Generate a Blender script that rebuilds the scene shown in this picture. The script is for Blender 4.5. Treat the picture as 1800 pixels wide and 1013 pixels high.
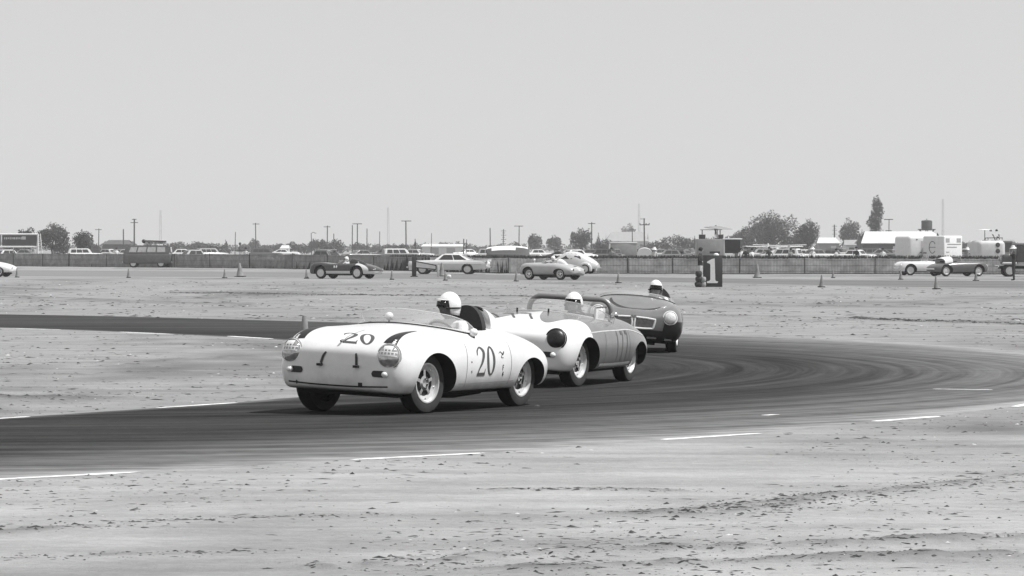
import bpy, bmesh, math, random
import numpy as np
from mathutils import Vector, Matrix, Euler
from mathutils.bvhtree import BVHTree
R_ = math.radians
for o in list(bpy.data.objects): bpy.data.objects.remove(o)
scn = bpy.context.scene
C = scn.collection
random.seed(7); rng = np.random.default_rng(11)

# ------------------------------------------------------------------ camera, sky, sun, exposure
FPX, HC, HY = 6750.0, 1.75, 435.0          # focal length in photo pixels, eye height, horizon row
cam = bpy.data.cameras.new('camera'); camo = bpy.data.objects.new('camera', cam); C.objects.link(camo)
cam.sensor_width = 36.0; cam.lens = 36.0*FPX/1800.0
cam.clip_start = 0.5; cam.clip_end = 20000
camo.location = (0, 0, HC)
camo.rotation_euler = (R_(90) - math.atan((506.5-HY)/FPX), 0, 0)
scn.camera = camo
SUN_EL, SUN_AZ = 60.0, 99.0               # azimuth measured clockwise from +Y (away from the camera)
w = bpy.data.worlds.new('World'); scn.world = w; w.use_nodes = True
nt = w.node_tree; nt.nodes.clear()
wo = nt.nodes.new('ShaderNodeOutputWorld'); bg = nt.nodes.new('ShaderNodeBackground')
sk = nt.nodes.new('ShaderNodeTexSky'); sk.sky_type = 'NISHITA'; sk.sun_disc = False
sk.sun_elevation = R_(SUN_EL); sk.sun_rotation = R_(SUN_AZ)
sk.air_density = 1.2; sk.dust_density = 0.1; sk.ozone_density = 1.0
bw = nt.nodes.new('ShaderNodeRGBToBW')
nt.links.new(sk.outputs[0], bw.inputs[0]); sm_ = nt.nodes.new('ShaderNodeMix'); sm_.data_type = 'FLOAT'; sm_.inputs[0].default_value = .6; sm_.inputs[3].default_value = 7.7     # thin even high haze veils the clear sky
nt.links.new(bw.outputs[0], sm_.inputs[2]); nt.links.new(sm_.outputs[0], bg.inputs[0])
bg.inputs[1].default_value = 0.085
nt.links.new(bg.outputs[0], wo.inputs[0])
sl = bpy.data.lights.new('sun', 'SUN'); sl.energy = 4.8; sl.angle = R_(0.6); sl.color = (1, 1, 1)
so = bpy.data.objects.new('sun', sl); C.objects.link(so)
_d = Vector((math.sin(R_(SUN_AZ))*math.cos(R_(SUN_EL)), math.cos(R_(SUN_AZ))*math.cos(R_(SUN_EL)), math.sin(R_(SUN_EL))))
so.rotation_euler = _d.to_track_quat('Z', 'Y').to_euler(); so.location = (60, -30, 80)
scn.view_settings.view_transform = 'Standard'; scn.view_settings.look = 'None'
scn.view_settings.gamma = 1.0; scn.view_settings.exposure = 0.12
scn.view_settings.use_curve_mapping = False

# ------------------------------------------------------------------ placing helpers (row/column of the photo to metres)
def G(px, py):
    d = FPX*HC/(py-HY); return ((px-900)*d/FPX, d)
def X(px, d): return (px-900)*d/FPX
def Z(py, d): return HC-(py-HY)*d/FPX

# ------------------------------------------------------------------ materials: all neutral greys, procedural
MATS = {}
def mat(name, g, rough=0.6, metal=0.0, var=0.0, scale=4.0, bump=0.0, bscale=30.0, coat=0.0, alpha=None, spec=0.5, dirt=0.0):
    if name in MATS: return MATS[name]
    m = bpy.data.materials.new(name); m.use_nodes = True; t = m.node_tree
    b = t.nodes['Principled BSDF']
    b.inputs['Base Color'].default_value = (g, g, g, 1)
    b.inputs['Roughness'].default_value = rough; b.inputs['Metallic'].default_value = metal
    b.inputs['Specular IOR Level'].default_value = spec
    if coat: b.inputs['Coat Weight'].default_value = coat; b.inputs['Coat Roughness'].default_value = 0.08
    tc = t.nodes.new('ShaderNodeTexCoord')
    if var:
        n = t.nodes.new('ShaderNodeTexNoise'); n.inputs['Scale'].default_value = scale; n.inputs['Detail'].default_value = 6; n.inputs['Roughness'].default_value = 0.65
        t.links.new(tc.outputs['Object'], n.inputs['Vector'])
        mr = t.nodes.new('ShaderNodeMapRange'); mr.inputs['From Min'].default_value = 0.3; mr.inputs['From Max'].default_value = 0.7
        mr.inputs['To Min'].default_value = g*(1-var); mr.inputs['To Max'].default_value = min(g*(1+var), 0.95)
        t.links.new(n.outputs['Fac'], mr.inputs['Value']); t.links.new(mr.outputs[0], b.inputs['Base Color'])
        if dirt:   # road dust thrown up along the lower body, broken up by noise
            sp = t.nodes.new('ShaderNodeSeparateXYZ'); t.links.new(tc.outputs['Object'], sp.inputs[0])
            n2 = t.nodes.new('ShaderNodeTexNoise'); n2.inputs['Scale'].default_value = 7; n2.inputs['Detail'].default_value = 5
            t.links.new(tc.outputs['Object'], n2.inputs['Vector'])
            ad = t.nodes.new('ShaderNodeMath'); ad.operation = 'MULTIPLY_ADD'; ad.inputs[1].default_value = 0.35
            t.links.new(n2.outputs['Fac'], ad.inputs[0]); t.links.new(sp.outputs['Z'], ad.inputs[2])
            m2 = t.nodes.new('ShaderNodeMapRange'); m2.inputs['From Min'].default_value = 0.36; m2.inputs['From Max'].default_value = 0.62
            m2.inputs['To Min'].default_value = dirt; m2.inputs['To Max'].default_value = 0
            t.links.new(ad.outputs[0], m2.inputs['Value'])
            mx = t.nodes.new('ShaderNodeMix'); mx.data_type = 'FLOAT'; mx.inputs[3].default_value = 0.27
            t.links.new(m2.outputs[0], mx.inputs[0]); t.links.new(mr.outputs[0], mx.inputs[2]); t.links.new(mx.outputs[0], b.inputs['Base Color'])
    if bump:
        n = t.nodes.new('ShaderNodeTexNoise'); n.inputs['Scale'].default_value = bscale; n.inputs['Detail'].default_value = 5
        t.links.new(tc.outputs['Object'], n.inputs['Vector'])
        bp = t.nodes.new('ShaderNodeBump'); bp.inputs['Strength'].default_value = bump; bp.inputs['Distance'].default_value = 0.02
        t.links.new(n.outputs['Fac'], bp.inputs['Height']); t.links.new(bp.outputs[0], b.inputs['Normal'])
    if alpha is not None:
        tr = t.nodes.new('ShaderNodeBsdfTransparent'); mx = t.nodes.new('ShaderNodeMixShader')
        mx.inputs[0].default_value = alpha
        t.links.new(tr.outputs[0], mx.inputs[1]); t.links.new(b.outputs[0], mx.inputs[2])
        t.links.new(mx.outputs[0], t.nodes['Material Output'].inputs['Surface'])
    MATS[name] = m; return m
M_white = mat('white_car_paint', 0.75, 0.28, var=0.06, scale=5, coat=0.5, dirt=0.55)
M_black = mat('black_paint', 0.012, 0.4, var=0.3)
M_well = mat('wheel_well', 0.006, 0.9, var=0.3)
M_inter = mat('dark_upholstery', 0.018, 0.75, var=0.3, bump=0.2)
M_tyre = mat('tyre_rubber', 0.009, 0.9, var=0.35, scale=12, bump=0.15, spec=.2)
M_tyre2 = mat('dusty_sidewall', 0.032, 0.9, var=0.35, scale=9)
M_steel = mat('silver_wheel_paint', 0.62, 0.35, metal=0.35, var=0.12, scale=14)
M_drum = mat('brake_drum_iron', 0.018, 0.6, metal=0.3, var=0.4, scale=14)
M_chrome = mat('chrome', 0.75, 0.12, metal=1.0, var=0.05)
M_glass = mat('windscreen_plexi', 0.62, 0.08, alpha=0.36, spec=0.8)
M_lens = mat('headlamp_glass', 0.45, 0.06, metal=.55, coat=1.0, var=0.35, scale=22)
M_number = mat('number_paint', 0.075, 0.5, var=0.15, scale=9)
M_strap = mat('leather_strap', 0.05, 0.7, var=0.4, scale=20)
M_helmet = mat('white_helmet_shell', 0.82, 0.25, coat=0.5, var=0.03)
M_skin = mat('skin', 0.36, 0.55, var=0.1, scale=10)
M_skin_dk = mat('shaded_skin', 0.14, 0.6, var=0.25, scale=14)  # darker skin copy, shade under the helmet peak put into the colour
M_shirt = mat('white_cotton', 0.70, 0.9, var=0.08, scale=8, bump=0.3)
M_dkcloth = mat('dark_cloth', 0.025, 0.9, var=0.3, bump=0.3)
M_midcloth = mat('grey_cloth', 0.22, 0.9, var=0.2, bump=0.3)
M_ltcloth = mat('pale_cloth', 0.5, 0.9, var=0.15, bump=0.3)
M_goggle_shade = mat('goggle_lens_and_shade', 0.01, 0.15)
M_winglass = mat('dark_window_glass', 0.03, 0.08, spec=0.8)

# ------------------------------------------------------------------ mesh helpers
class MB:
    def __init__(s): s.v = []; s.f = []; s.m = []
    def add(s, vs, fs, mi=0):
        o = len(s.v); s.v += [tuple(map(float, p)) for p in vs]
        s.f += [tuple(i+o for i in f) for f in fs]; s.m += [mi]*len(fs); return s
    def box(s, c, sz, rot=None, mi=0):
        hx, hy, hz = sz[0]/2, sz[1]/2, sz[2]/2
        vs = [Vector((x, y, z)) for x in (-hx, hx) for y in (-hy, hy) for z in (-hz, hz)]
        if rot is not None: vs = [rot @ q for q in vs]
        vs = [q+Vector(c) for q in vs]
        return s.add(vs, [(0,1,3,2),(4,6,7,5),(0,4,5,1),(2,3,7,6),(0,2,6,4),(1,5,7,3)], mi)
    def tube(s, pts, r, n=8, caps=True, mi=0, flat=1.0):
        pts = [Vector(p) for p in pts]; k = len(pts)
        rs = [r]*k if not hasattr(r, '__len__') else list(r)
        vs = []; prev = None
        for i, p in enumerate(pts):
            t = (pts[min(i+1, k-1)]-pts[max(i-1, 0)]).normalized()
            if prev is None:
                a = Vector((0, 0, 1)) if abs(t.z) < 0.9 else Vector((1, 0, 0)); u = (a-t*a.dot(t)).normalized()
            else: u = (prev-t*prev.dot(t)).normalized()
            prev = u; q = t.cross(u)
            for j in range(n):
                a = 2*math.pi*j/n; vs.append(p+u*(math.cos(a)*rs[i]*flat)+q*(math.sin(a)*rs[i]))
        fs = [(i*n+j, i*n+(j+1) % n, (i+1)*n+(j+1) % n, (i+1)*n+j) for i in range(k-1) for j in range(n)]
        if caps: fs += [tuple(range(n-1, -1, -1)), tuple(range((k-1)*n, k*n))]
        return s.add(vs, fs, mi)
    def lathe(s, prof, c=(0,0,0), axis='Z', n=24, mi=0, cap=True):
        vs = []; k = len(prof)
        for r, h in prof:
            for j in range(n):
                a = 2*math.pi*j/n; x, y = r*math.cos(a), r*math.sin(a)
                p = (x, y, h) if axis == 'Z' else ((h, x, y) if axis == 'X' else (y, h, x))
                vs.append((p[0]+c[0], p[1]+c[1], p[2]+c[2]))
        fs = [(i*n+j, i*n+(j+1) % n, (i+1)*n+(j+1) % n, (i+1)*n+j) for i in range(k-1) for j in range(n)]
        if cap: fs += [tuple(range(n-1, -1, -1)), tuple(range((k-1)*n, k*n))]
        return s.add(vs, fs, mi)
    def grid(s, P, closed_v=False, mi=0):
        m, n = P.shape[:2]; nn = n if closed_v else n-1
        fs = [(i*n+j, i*n+(j+1) % n, (i+1)*n+(j+1) % n, (i+1)*n+j) for i in range(m-1) for j in range(nn)]
        return s.add(P.reshape(-1, 3), fs, mi)
    def ell(s, c, r, n=12, m=8, mi=0):
        P = np.array([[(c[0]+r[0]*math.sin(a)*math.cos(b), c[1]+r[1]*math.sin(a)*math.sin(b), c[2]+r[2]*math.cos(a))
                       for b in np.linspace(0, 2*math.pi, n, endpoint=False)] for a in np.linspace(0.05, math.pi-0.05, m)])
        o = len(s.v); s.grid(P, True, mi)
        s.f += [tuple(range(o+n-1, o-1, -1)), tuple(range(o+(m-1)*n, o+m*n))]; s.m += [mi]*2; return s
    def mesh(s, name, mats, sharp=35, smooth=True):
        me = bpy.data.meshes.new(name); me.from_pydata(s.v, [], s.f)
        for q in (mats if isinstance(mats, (list, tuple)) else [mats]): me.materials.append(q)
        me.polygons.foreach_set('material_index', s.m)
        bm = bmesh.new(); bm.from_mesh(me); bmesh.ops.recalc_face_normals(bm, faces=bm.faces); bm.to_mesh(me); bm.free()
        if smooth:
            me.polygons.foreach_set('use_smooth', [True]*len(me.polygons)); me.set_sharp_from_angle(angle=R_(sharp))
        me.update(); return me
    def build(s, name, mats, parent=None, sharp=35, smooth=True, M=None):
        return link(name, s.mesh(name, mats, sharp, smooth), parent, M)
def link(name, me, parent=None, M=None):
    o = bpy.data.objects.new(name, me); C.objects.link(o)
    if parent: o.parent = parent
    if M is not None: o.matrix_local = M
    return o
def tag(o, label, cat, group=None):
    o['label'] = label; o['category'] = cat
    if group: o['group'] = group
    return o
def thing(name, label, cat, loc, yaw=0, group=None):
    o = bpy.data.objects.new(name, None); C.objects.link(o); o.empty_display_size = 0.1
    o.location = loc; o.rotation_euler = (0, 0, yaw); return tag(o, label, cat, group)
def struct(o): o['kind'] = 'structure'; return o
def stuff(o): o['kind'] = 'stuff'; return o
def evaluated(o):
    dg = bpy.context.evaluated_depsgraph_get(); dg.update()
    return bpy.data.meshes.new_from_object(o.evaluated_get(dg))
def rbox(name, sz, bev, mats, seg=3, taper=1.0, c=(0,0,0)):
    bm = bmesh.new(); bmesh.ops.create_cube(bm, size=1.0)
    for q in bm.verts:
        t = taper if q.co.z > 0 else 1.0
        q.co = Vector((q.co.x*sz[0]*t, q.co.y*sz[1]*t, q.co.z*sz[2]))
    bmesh.ops.bevel(bm, geom=list(bm.edges), offset=bev, segments=seg, affect='EDGES', profile=0.5)
    bmesh.ops.translate(bm, verts=bm.verts, vec=c)
    me = bpy.data.meshes.new(name); bm.to_mesh(me); bm.free()
    me.materials.append(mats); me.polygons.foreach_set('use_smooth', [True]*len(me.polygons)); me.set_sharp_from_angle(angle=R_(40))
    return me
def bsp(n, m, closed):
    """m x n matrix that evaluates a uniform cubic B-spline"""
    A = np.zeros((m, n))
    for r in range(m):
        u = r*n/m if closed else r*(n-1)/(m-1)
        i = int(math.floor(u)); 
        if not closed: i = min(i, n-2)
        t = u-i
        b = ((1-t)**3/6, (3*t**3-6*t*t+4)/6, (-3*t**3+3*t*t+3*t+1)/6, t**3/6)
        for k in range(4):
            j = i-1+k
            if closed: A[r, j % n] += b[k]
            elif j < 0: A[r, 0] += 2*b[k]; A[r, 1] -= b[k]
            elif j > n-1: A[r, n-1] += 2*b[k]; A[r, n-2] -= b[k]
            else: A[r, j] += b[k]
    return A
def loft(rows, nl, nr, sharpen=0.6):
    """rows: (x, zb, yb, yr,zr, ym,zm, ys,zs, yc,zc, yv,zv, zt) from nose to tail"""
    D = []
    for r in rows:
        x, zb, yb, yr, zr, ym, zm, ys, zs, yc, zc, yv, zv, zt = r
        half = [(yb, zb), (yr, zr), (ym, zm), (ys, zs), (yc, zc), (yv, zv)]
        ring = [(x, 0, zb)]+[(x, a, b) for a, b in half]+[(x, 0, zt)]+[(x, -a, b) for a, b in half[::-1]]
        D.append(ring)
    D = np.array(D); n, k = D.shape[:2]
    A0, B0 = bsp(n, n, False), bsp(k, k, True)
    S = np.einsum('ij,jkc,lk->ilc', A0, D, B0); Cn = D+sharpen*(D-S)
    A, B = bsp(n, nl, False), bsp(k, nr, True)
    return np.einsum('ij,jkc,lk->ilc', A, Cn, B)
def loft_mesh(name, rows, nl, nr, mats, sharpen=0.6):
    P = loft(rows, nl, nr, sharpen); b = MB(); b.grid(P, True)
    b.f += [tuple(range(nr-1, -1, -1)), tuple(range((nl-1)*nr, nl*nr))]; b.m += [0, 0]
    return b.mesh(name, mats)
def boolean(me, cutters):
    o = bpy.data.objects.new('tmp', me); C.objects.link(o); cs = []
    for cme in cutters:
        c = bpy.data.objects.new('cut', cme); C.objects.link(c); cs.append(c)
        md = o.modifiers.new('b', 'BOOLEAN'); md.operation = 'DIFFERENCE'; md.object = c; md.solver = 'EXACT'; md.material_mode = 'TRANSFER'
    r = evaluated(o)
    for c in cs+[o]: bpy.data.objects.remove(c)
    r.polygons.foreach_set('use_smooth', [True]*len(r.polygons)); r.set_sharp_from_angle(angle=R_(32))
    return r
def bvh(me):
    return BVHTree.FromPolygons([q.co.copy() for q in me.vertices], [tuple(p.vertices) for p in me.polygons])
class Proj:
    """lays flat marks (numbers, straps, seams) on a body surface by ray casting"""
    def __init__(s, me): s.t = bvh(me)
    def hit(s, p, d, off=0.004):
        d = Vector(d).normalized()
        l, n, i, dist = s.t.ray_cast(Vector(p), d)
        if l is None: return None
        if n.dot(d) > 0: n = -n
        return l+n*off
    def side(s, x, z, sgn=1, off=0.004): return s.hit((x, 2*sgn, z), (0, -sgn, 0), off)
    def top(s, x, y, off=0.004): return s.hit((x, y, 3), (0, 0, -1), off)
    def front(s, y, z, off=0.004, sgn=1): return s.hit((4*sgn, y, z), (-sgn, 0, 0), off)
def stroke2d(pts, ws, n=10):
    """Catmull-Rom stroke with varying width -> left and right edge points"""
    P = np.array([pts[0]]+list(pts)+[pts[-1]], float); W = np.array([ws[0]]+list(ws)+[ws[-1]], float)
    out = []; wo_ = []
    for i in range(1, len(P)-2):
        for t in np.linspace(0, 1, n, endpoint=(i == len(P)-3)):
            f = lambda a, b, c, d: 0.5*((2*b)+(c-a)*t+(2*a-5*b+4*c-d)*t*t+(-a+3*b-3*c+d)*t**3)
            out.append(f(P[i-1], P[i], P[i+1], P[i+2])); wo_.append(W[i]*(1-t)+W[i+1]*t)
    out = np.array(out); wo_ = np.array(wo_)[:, None]
    T = np.gradient(out, axis=0); T /= np.linalg.norm(T, axis=1)[:, None]+1e-9
    Nn = np.stack([-T[:, 1], T[:, 0]], 1)
    return out+Nn*wo_/2, out-Nn*wo_/2
def seg2d(a, b, wd, n=8):
    a, b = np.array(a, float), np.array(b, float); P = np.array([a+(b-a)*t for t in np.linspace(0, 1, n)])
    T = (b-a)/np.linalg.norm(b-a); N = np.array([-T[1], T[0]]); return P+N*wd/2, P-N*wd/2
def glyph(ch):
    """strips in a box about 0.9 wide and 2 high, centred"""
    if ch == '0':
        a = np.linspace(0, 2*math.pi, 48)
        return [(np.stack([0.44*np.cos(a), 1.0*np.sin(a)], 1), np.stack([0.22*np.cos(a), 0.88*np.sin(a)], 1))]
    if ch == '2':
        return [stroke2d([(-.40,.42),(-.36,.72),(-.06,.95),(.26,.72),(.27,.40),(.08,-.08),(-.20,-.50),(-.40,-.92)], [.05,.12,.10,.22,.24,.19,.12,.09]),
                seg2d((-.44,-.89),(.40,-.89),.22), stroke2d([(.37,-.80),(.40,-.66),(.44,-.50)], [.08,.06,.02], 4)]
    if ch == '1': return [seg2d((.02,-1),(.02,1),.17), seg2d((-.2,.72),(.02,.93),.1,4)]
    if ch == '7': return [seg2d((-.36,.86),(.36,.86),.26), stroke2d([(.30,.80),(.06,0),(-.1,-1)], [.16,.15,.17])]
    if ch == 'F': return [seg2d((-.3,-1),(-.3,1),.3), seg2d((-.3,.85),(.45,.85),.3), seg2d((-.3,.05),(.3,.05),.26)]
    return []
def strips_to(name, strips, fn, material, parent, M=None):
    b = MB()
    for L, Rr in strips:
        pl = [fn(*p) for p in L]; pm = [fn(*((p+q)/2)) for p, q in zip(L, Rr)]; pr = [fn(*p) for p in Rr]
        for A_, B_ in ((pl, pm), (pm, pr)):
            for i in range(len(A_)-1):
                q = [A_[i], A_[i+1], B_[i+1], B_[i]]
                if all(z is not None for z in q): b.add(q, [(0, 1, 2, 3)])
    return b.build(name, material, parent, smooth=True, M=M) if b.v else None
# ------------------------------------------------------------------ ground, race track, far road
from mathutils import noise as mnoise
def node_mat(name, build):
    m = bpy.data.materials.new(name); m.use_nodes = True; t = m.node_tree
    b = t.nodes['Principled BSDF']; build(t, b, t.nodes.new, t.links.new); MATS[name] = m; return m
def _noise(t, L, vec, scale, detail=6, rough=0.6, dist=0.0):
    n = t.nodes.new('ShaderNodeTexNoise'); n.inputs['Scale'].default_value = scale; n.inputs['Detail'].default_value = detail
    n.inputs['Roughness'].default_value = rough; n.inputs['Distortion'].default_value = dist; L(vec, n.inputs['Vector']); return n.outputs['Fac']
def _mr(t, L, v, a, b, c, d):
    m = t.nodes.new('ShaderNodeMapRange'); 
    for k, q in zip(('From Min', 'From Max', 'To Min', 'To Max'), (a, b, c, d)): m.inputs[k].default_value = q
    L(v, m.inputs['Value']); return m.outputs[0]
def _ma(t, L, op, a, b=None):
    m = t.nodes.new('ShaderNodeMath'); m.operation = op
    for i, q in enumerate((a, b)):
        if q is None: continue
        if isinstance(q, (int, float)): m.inputs[i].default_value = q
        else: L(q, m.inputs[i])
    return m.outputs[0]
def _mix(t, L, f, a, b):
    m = t.nodes.new('ShaderNodeMix'); m.data_type = 'FLOAT'
    for i, q in ((0, f), (2, a), (3, b)):
        if isinstance(q, (int, float)): m.inputs[i].default_value = q
        else: L(q, m.inputs[i])
    return m.outputs[0]
def _map(t, L, vec, sc, rot=0):
    m = t.nodes.new('ShaderNodeMapping'); m.inputs['Scale'].default_value = sc; m.inputs['Rotation'].default_value = (0, 0, rot); L(vec, m.inputs['Vector']); return m.outputs[0]
def b_dirt(t, b, N, L):
    tc = N('ShaderNodeTexCoord').outputs['Object']
    big = _noise(t, L, _map(t, L, tc, (0.10, 0.045, 1), 0.15), 1.0, 5)
    mid = _noise(t, L, _map(t, L, tc, (0.5, 0.9, 1), 0.1), 1.0, 7, 0.68)
    tracks = _noise(t, L, _map(t, L, tc, (0.07, 1.3, 1), -0.06), 1.0, 4, 0.6, 0.4)     # graded along the track by vehicles
    fine = _noise(t, L, tc, 9.0, 8, 0.72)
    grit = _noise(t, L, tc, 42.0, 4, 0.7)
    sy = N('ShaderNodeSeparateXYZ'); L(tc, sy.inputs[0])
    near_ = _mr(t, L, _ma(t, L, 'ADD', sy.outputs['Y'], _mr(t, L, big, .2, .8, -9, 9)), 27, 40, 1, 0)     # paler, finer dust on the near shoulder
    v = _mix(t, L, near_, _mr(t, L, big, 0.3, 0.7, 0.23, 0.30), _mr(t, L, big, 0.3, 0.7, 0.31, 0.38))
    v = _ma(t, L, 'MULTIPLY', v, _mr(t, L, mid, 0.3, 0.7, 0.76, 1.16))
    v = _ma(t, L, 'MULTIPLY', v, _mr(t, L, tracks, 0.35, 0.65, 0.90, 1.10))
    v = _ma(t, L, 'MULTIPLY', v, _mr(t, L, fine, 0.3, 0.7, 0.86, 1.09))
    v = _ma(t, L, 'MULTIPLY', v, _mr(t, L, grit, 0.25, 0.38, 0.92, 1.0))
    a = N('ShaderNodeAttribute'); a.attribute_name = 'rough_soil'                       # turned, darker, damp soil
    v = _mix(t, L, a.outputs['Fac'], v, _ma(t, L, 'MULTIPLY', v, 0.52))
    L(v, b.inputs['Base Color']); b.inputs['Roughness'].default_value = 0.95; b.inputs['Specular IOR Level'].default_value = 0.15
    h = _ma(t, L, 'ADD', _ma(t, L, 'MULTIPLY', fine, 1.0), _ma(t, L, 'MULTIPLY', mid, 1.6))
    bp = N('ShaderNodeBump'); bp.inputs['Strength'].default_value = 0.5; bp.inputs['Distance'].default_value = 0.06
    L(h, bp.inputs['Height']); L(bp.outputs[0], b.inputs['Normal'])
M_dirt = node_mat('dry_dirt', b_dirt)
HCX, HCY = -6.0, 56.0          # centre the racing line swings round
def b_asph(t, b, N, L):
    tc = N('ShaderNodeTexCoord').outputs['Object']
    sp = N('ShaderNodeSeparateXYZ'); L(tc, sp.inputs[0])
    dx = _ma(t, L, 'ADD', sp.outputs['X'], -HCX); dy = _ma(t, L, 'ADD', sp.outputs['Y'], -HCY)
    dy2 = _ma(t, L, 'MULTIPLY', dy, 0.72)
    r = _ma(t, L, 'SQRT', _ma(t, L, 'ADD', _ma(t, L, 'MULTIPLY', dx, dx), _ma(t, L, 'MULTIPLY', dy2, dy2)))
    an = _ma(t, L, 'ARCTAN2', dy2, dx)
    cv = N('ShaderNodeCombineXYZ'); L(_ma(t, L, 'MULTIPLY', r, 1.6), cv.inputs[0]); L(_ma(t, L, 'MULTIPLY', an, 1.1), cv.inputs[1])
    skid = _noise(t, L, cv.outputs[0], 1.3, 6, 0.62, 0.25)
    cv2 = N('ShaderNodeCombineXYZ'); L(_ma(t, L, 'MULTIPLY', r, 5.0), cv2.inputs[0]); L(_ma(t, L, 'MULTIPLY', an, 1.8), cv2.inputs[1])
    skid2 = _noise(t, L, cv2.outputs[0], 1.0, 4, 0.6, 0.2)
    patch = _noise(t, L, tc, 0.35, 4); fine = _noise(t, L, tc, 14.0, 6, 0.7)
    v = _ma(t, L, 'MULTIPLY', _mr(t, L, skid, 0.36, 0.62, 0.014, 0.040), _mr(t, L, skid2, 0.36, 0.62, 0.68, 1.25))
    v = _ma(t, L, 'MULTIPLY', v, _mr(t, L, patch, 0.3, 0.7, 0.85, 1.15))
    v = _ma(t, L, 'MULTIPLY', v, _mr(t, L, _noise(t, L, tc, 2.4, 8, .75), 0.3, 0.7, 0.78, 1.22))
    v = _ma(t, L, 'MULTIPLY', v, _mr(t, L, fine, 0.3, 0.7, 0.78, 1.22))
    a = N('ShaderNodeAttribute'); a.attribute_name = 'dust'
    dn = _ma(t, L, 'MULTIPLY', a.outputs['Fac'], _mr(t, L, _ma(t, L, 'ADD', _ma(t, L, 'MULTIPLY', skid2, 0.6), _ma(t, L, 'MULTIPLY', _noise(t, L, tc, 2.2, 6), 0.4)), 0.34, 0.62, 0.35, 1.25))
    dm = N('ShaderNodeClamp'); L(dn, dm.inputs[0])
    v = _mix(t, L, dm.outputs[0], v, 0.30)
    L(v, b.inputs['Base Color']); b.inputs['Roughness'].default_value = 1.0; b.inputs['Specular IOR Level'].default_value = 0.06
    bp = N('ShaderNodeBump'); bp.inputs['Strength'].default_value = 0.35; bp.inputs['Distance'].default_value = 0.01
    L(fine, bp.inputs['Height']); L(bp.outputs[0], b.inputs['Normal'])
M_asph = node_mat('worn_asphalt', b_asph)
def b_far(t, b, N, L):
    tc = N('ShaderNodeTexCoord').outputs['Object']
    v = _mr(t, L, _noise(t, L, _map(t, L, tc, (0.02, 0.25, 1), 0.25), 1.0, 5, 0.6), 0.3, 0.7, 0.11, 0.17)
    v = _ma(t, L, 'MULTIPLY', v, _mr(t, L, _noise(t, L, tc, 1.2, 6), 0.3, 0.7, 0.9, 1.1))
    a = N('ShaderNodeAttribute'); a.attribute_name = 'dust'
    v = _mix(t, L, a.outputs['Fac'], v, 0.33)
    L(v, b.inputs['Base Color']); b.inputs['Roughness'].default_value = 0.9; b.inputs['Specular IOR Level'].default_value = 0.2
M_far = node_mat('dusty_tarmac', b_far)
def b_line(t, b, N, L):
    tc = N('ShaderNodeTexCoord').outputs['Object']
    n = _noise(t, L, tc, 3.0, 7, 0.75)
    v = _mix(t, L, _mr(t, L, n, 0.40, 0.54, 1, 0), 0.86, 0.40)
    L(v, b.inputs['Base Color']); b.inputs['Roughness'].default_value = 0.8
M_line = node_mat('worn_white_road_paint', b_line)

OUT = [(-700,520),(-150,548),(0,552),(250,557),(500,564),(900,575),(1250,588),(1450,596),(1600,604),(1800,619),(1930,638),(1965,668),(1900,696),(1800,712),(1650,732),(1535,741),(1335,762),(1165,773),(850,797),(620,808),(240,831),(0,843),(-150,852),(-700,890)]
INN = [(-700,536),(-150,570),(0,576),(250,585),(500,598),(650,607),(790,622),(850,638),(868,650),(850,662),(800,674),(720,684),(600,693),(500,700),(415,708),(280,717),(0,736),(-150,746),(-700,790)]
def smooth_line(pp, n):
    P = np.array([G(*p) for p in pp]); k = len(P)
    S = bsp(k, k, False) @ P; Cn = P+0.8*(P-S)
    Q = bsp(k, 900, False) @ Cn
    s = np.r_[0, np.cumsum(np.linalg.norm(np.diff(Q, axis=0), axis=1))]
    u = np.linspace(0, s[-1], n); return np.stack([np.interp(u, s, Q[:, 0]), np.interp(u, s, Q[:, 1])], 1)
NU, NV = 300, 26
oe, ie = smooth_line(OUT, NU), smooth_line(INN, NU)
vv = np.linspace(0, 1, NV)
rd = ie[:, None, :]*(1-vv[None, :, None])+oe[:, None, :]*vv[None, :, None]
wob = np.array([mnoise.noise((p[0]*0.8, p[1]*0.8, 3.3))*0.12 for p in oe])     # ragged edge where dirt creeps in
rd[:, -1, 1] += wob
rz_ = np.full((NU, NV, 1), 0.006); rz_[:, 0] = rz_[:, -1] = .0008; rz_[:, 1] = rz_[:, -2] = .004
road_v = np.concatenate([rd, rz_], 2)
mb = MB(); mb.grid(road_v)
road = struct(mb.build('road', M_asph, smooth=False))
road['label'] = 'dark asphalt hairpin of the race track with curved tyre marks'
at = road.data.attributes.new('dust', 'FLOAT', 'POINT')
U, Vg = np.meshgrid(np.linspace(0, 1, NU), vv, indexing='ij')
sst = lambda a, b, x: (lambda q: q*q*(3-2*q))(np.clip((x-a)/(b-a), 0, 1))
turn = sst(0.30, 0.52, U)*(1-sst(0.62, 0.86, U))
dust = (0.42*sst(0.50, 0.92, Vg)+.22*sst(.86,1,Vg))*sst(0.42, 0.6, U) + 0.07*turn*sst(0.05, 0.6, Vg) + 0.06*(1-sst(.3,.5,U)) + 0.45*sst(0.93, 1.0, Vg)+0.4*(1-sst(0, 0.03, Vg)) + 0.02
at.data.foreach_set('value', dust.ravel())
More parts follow.
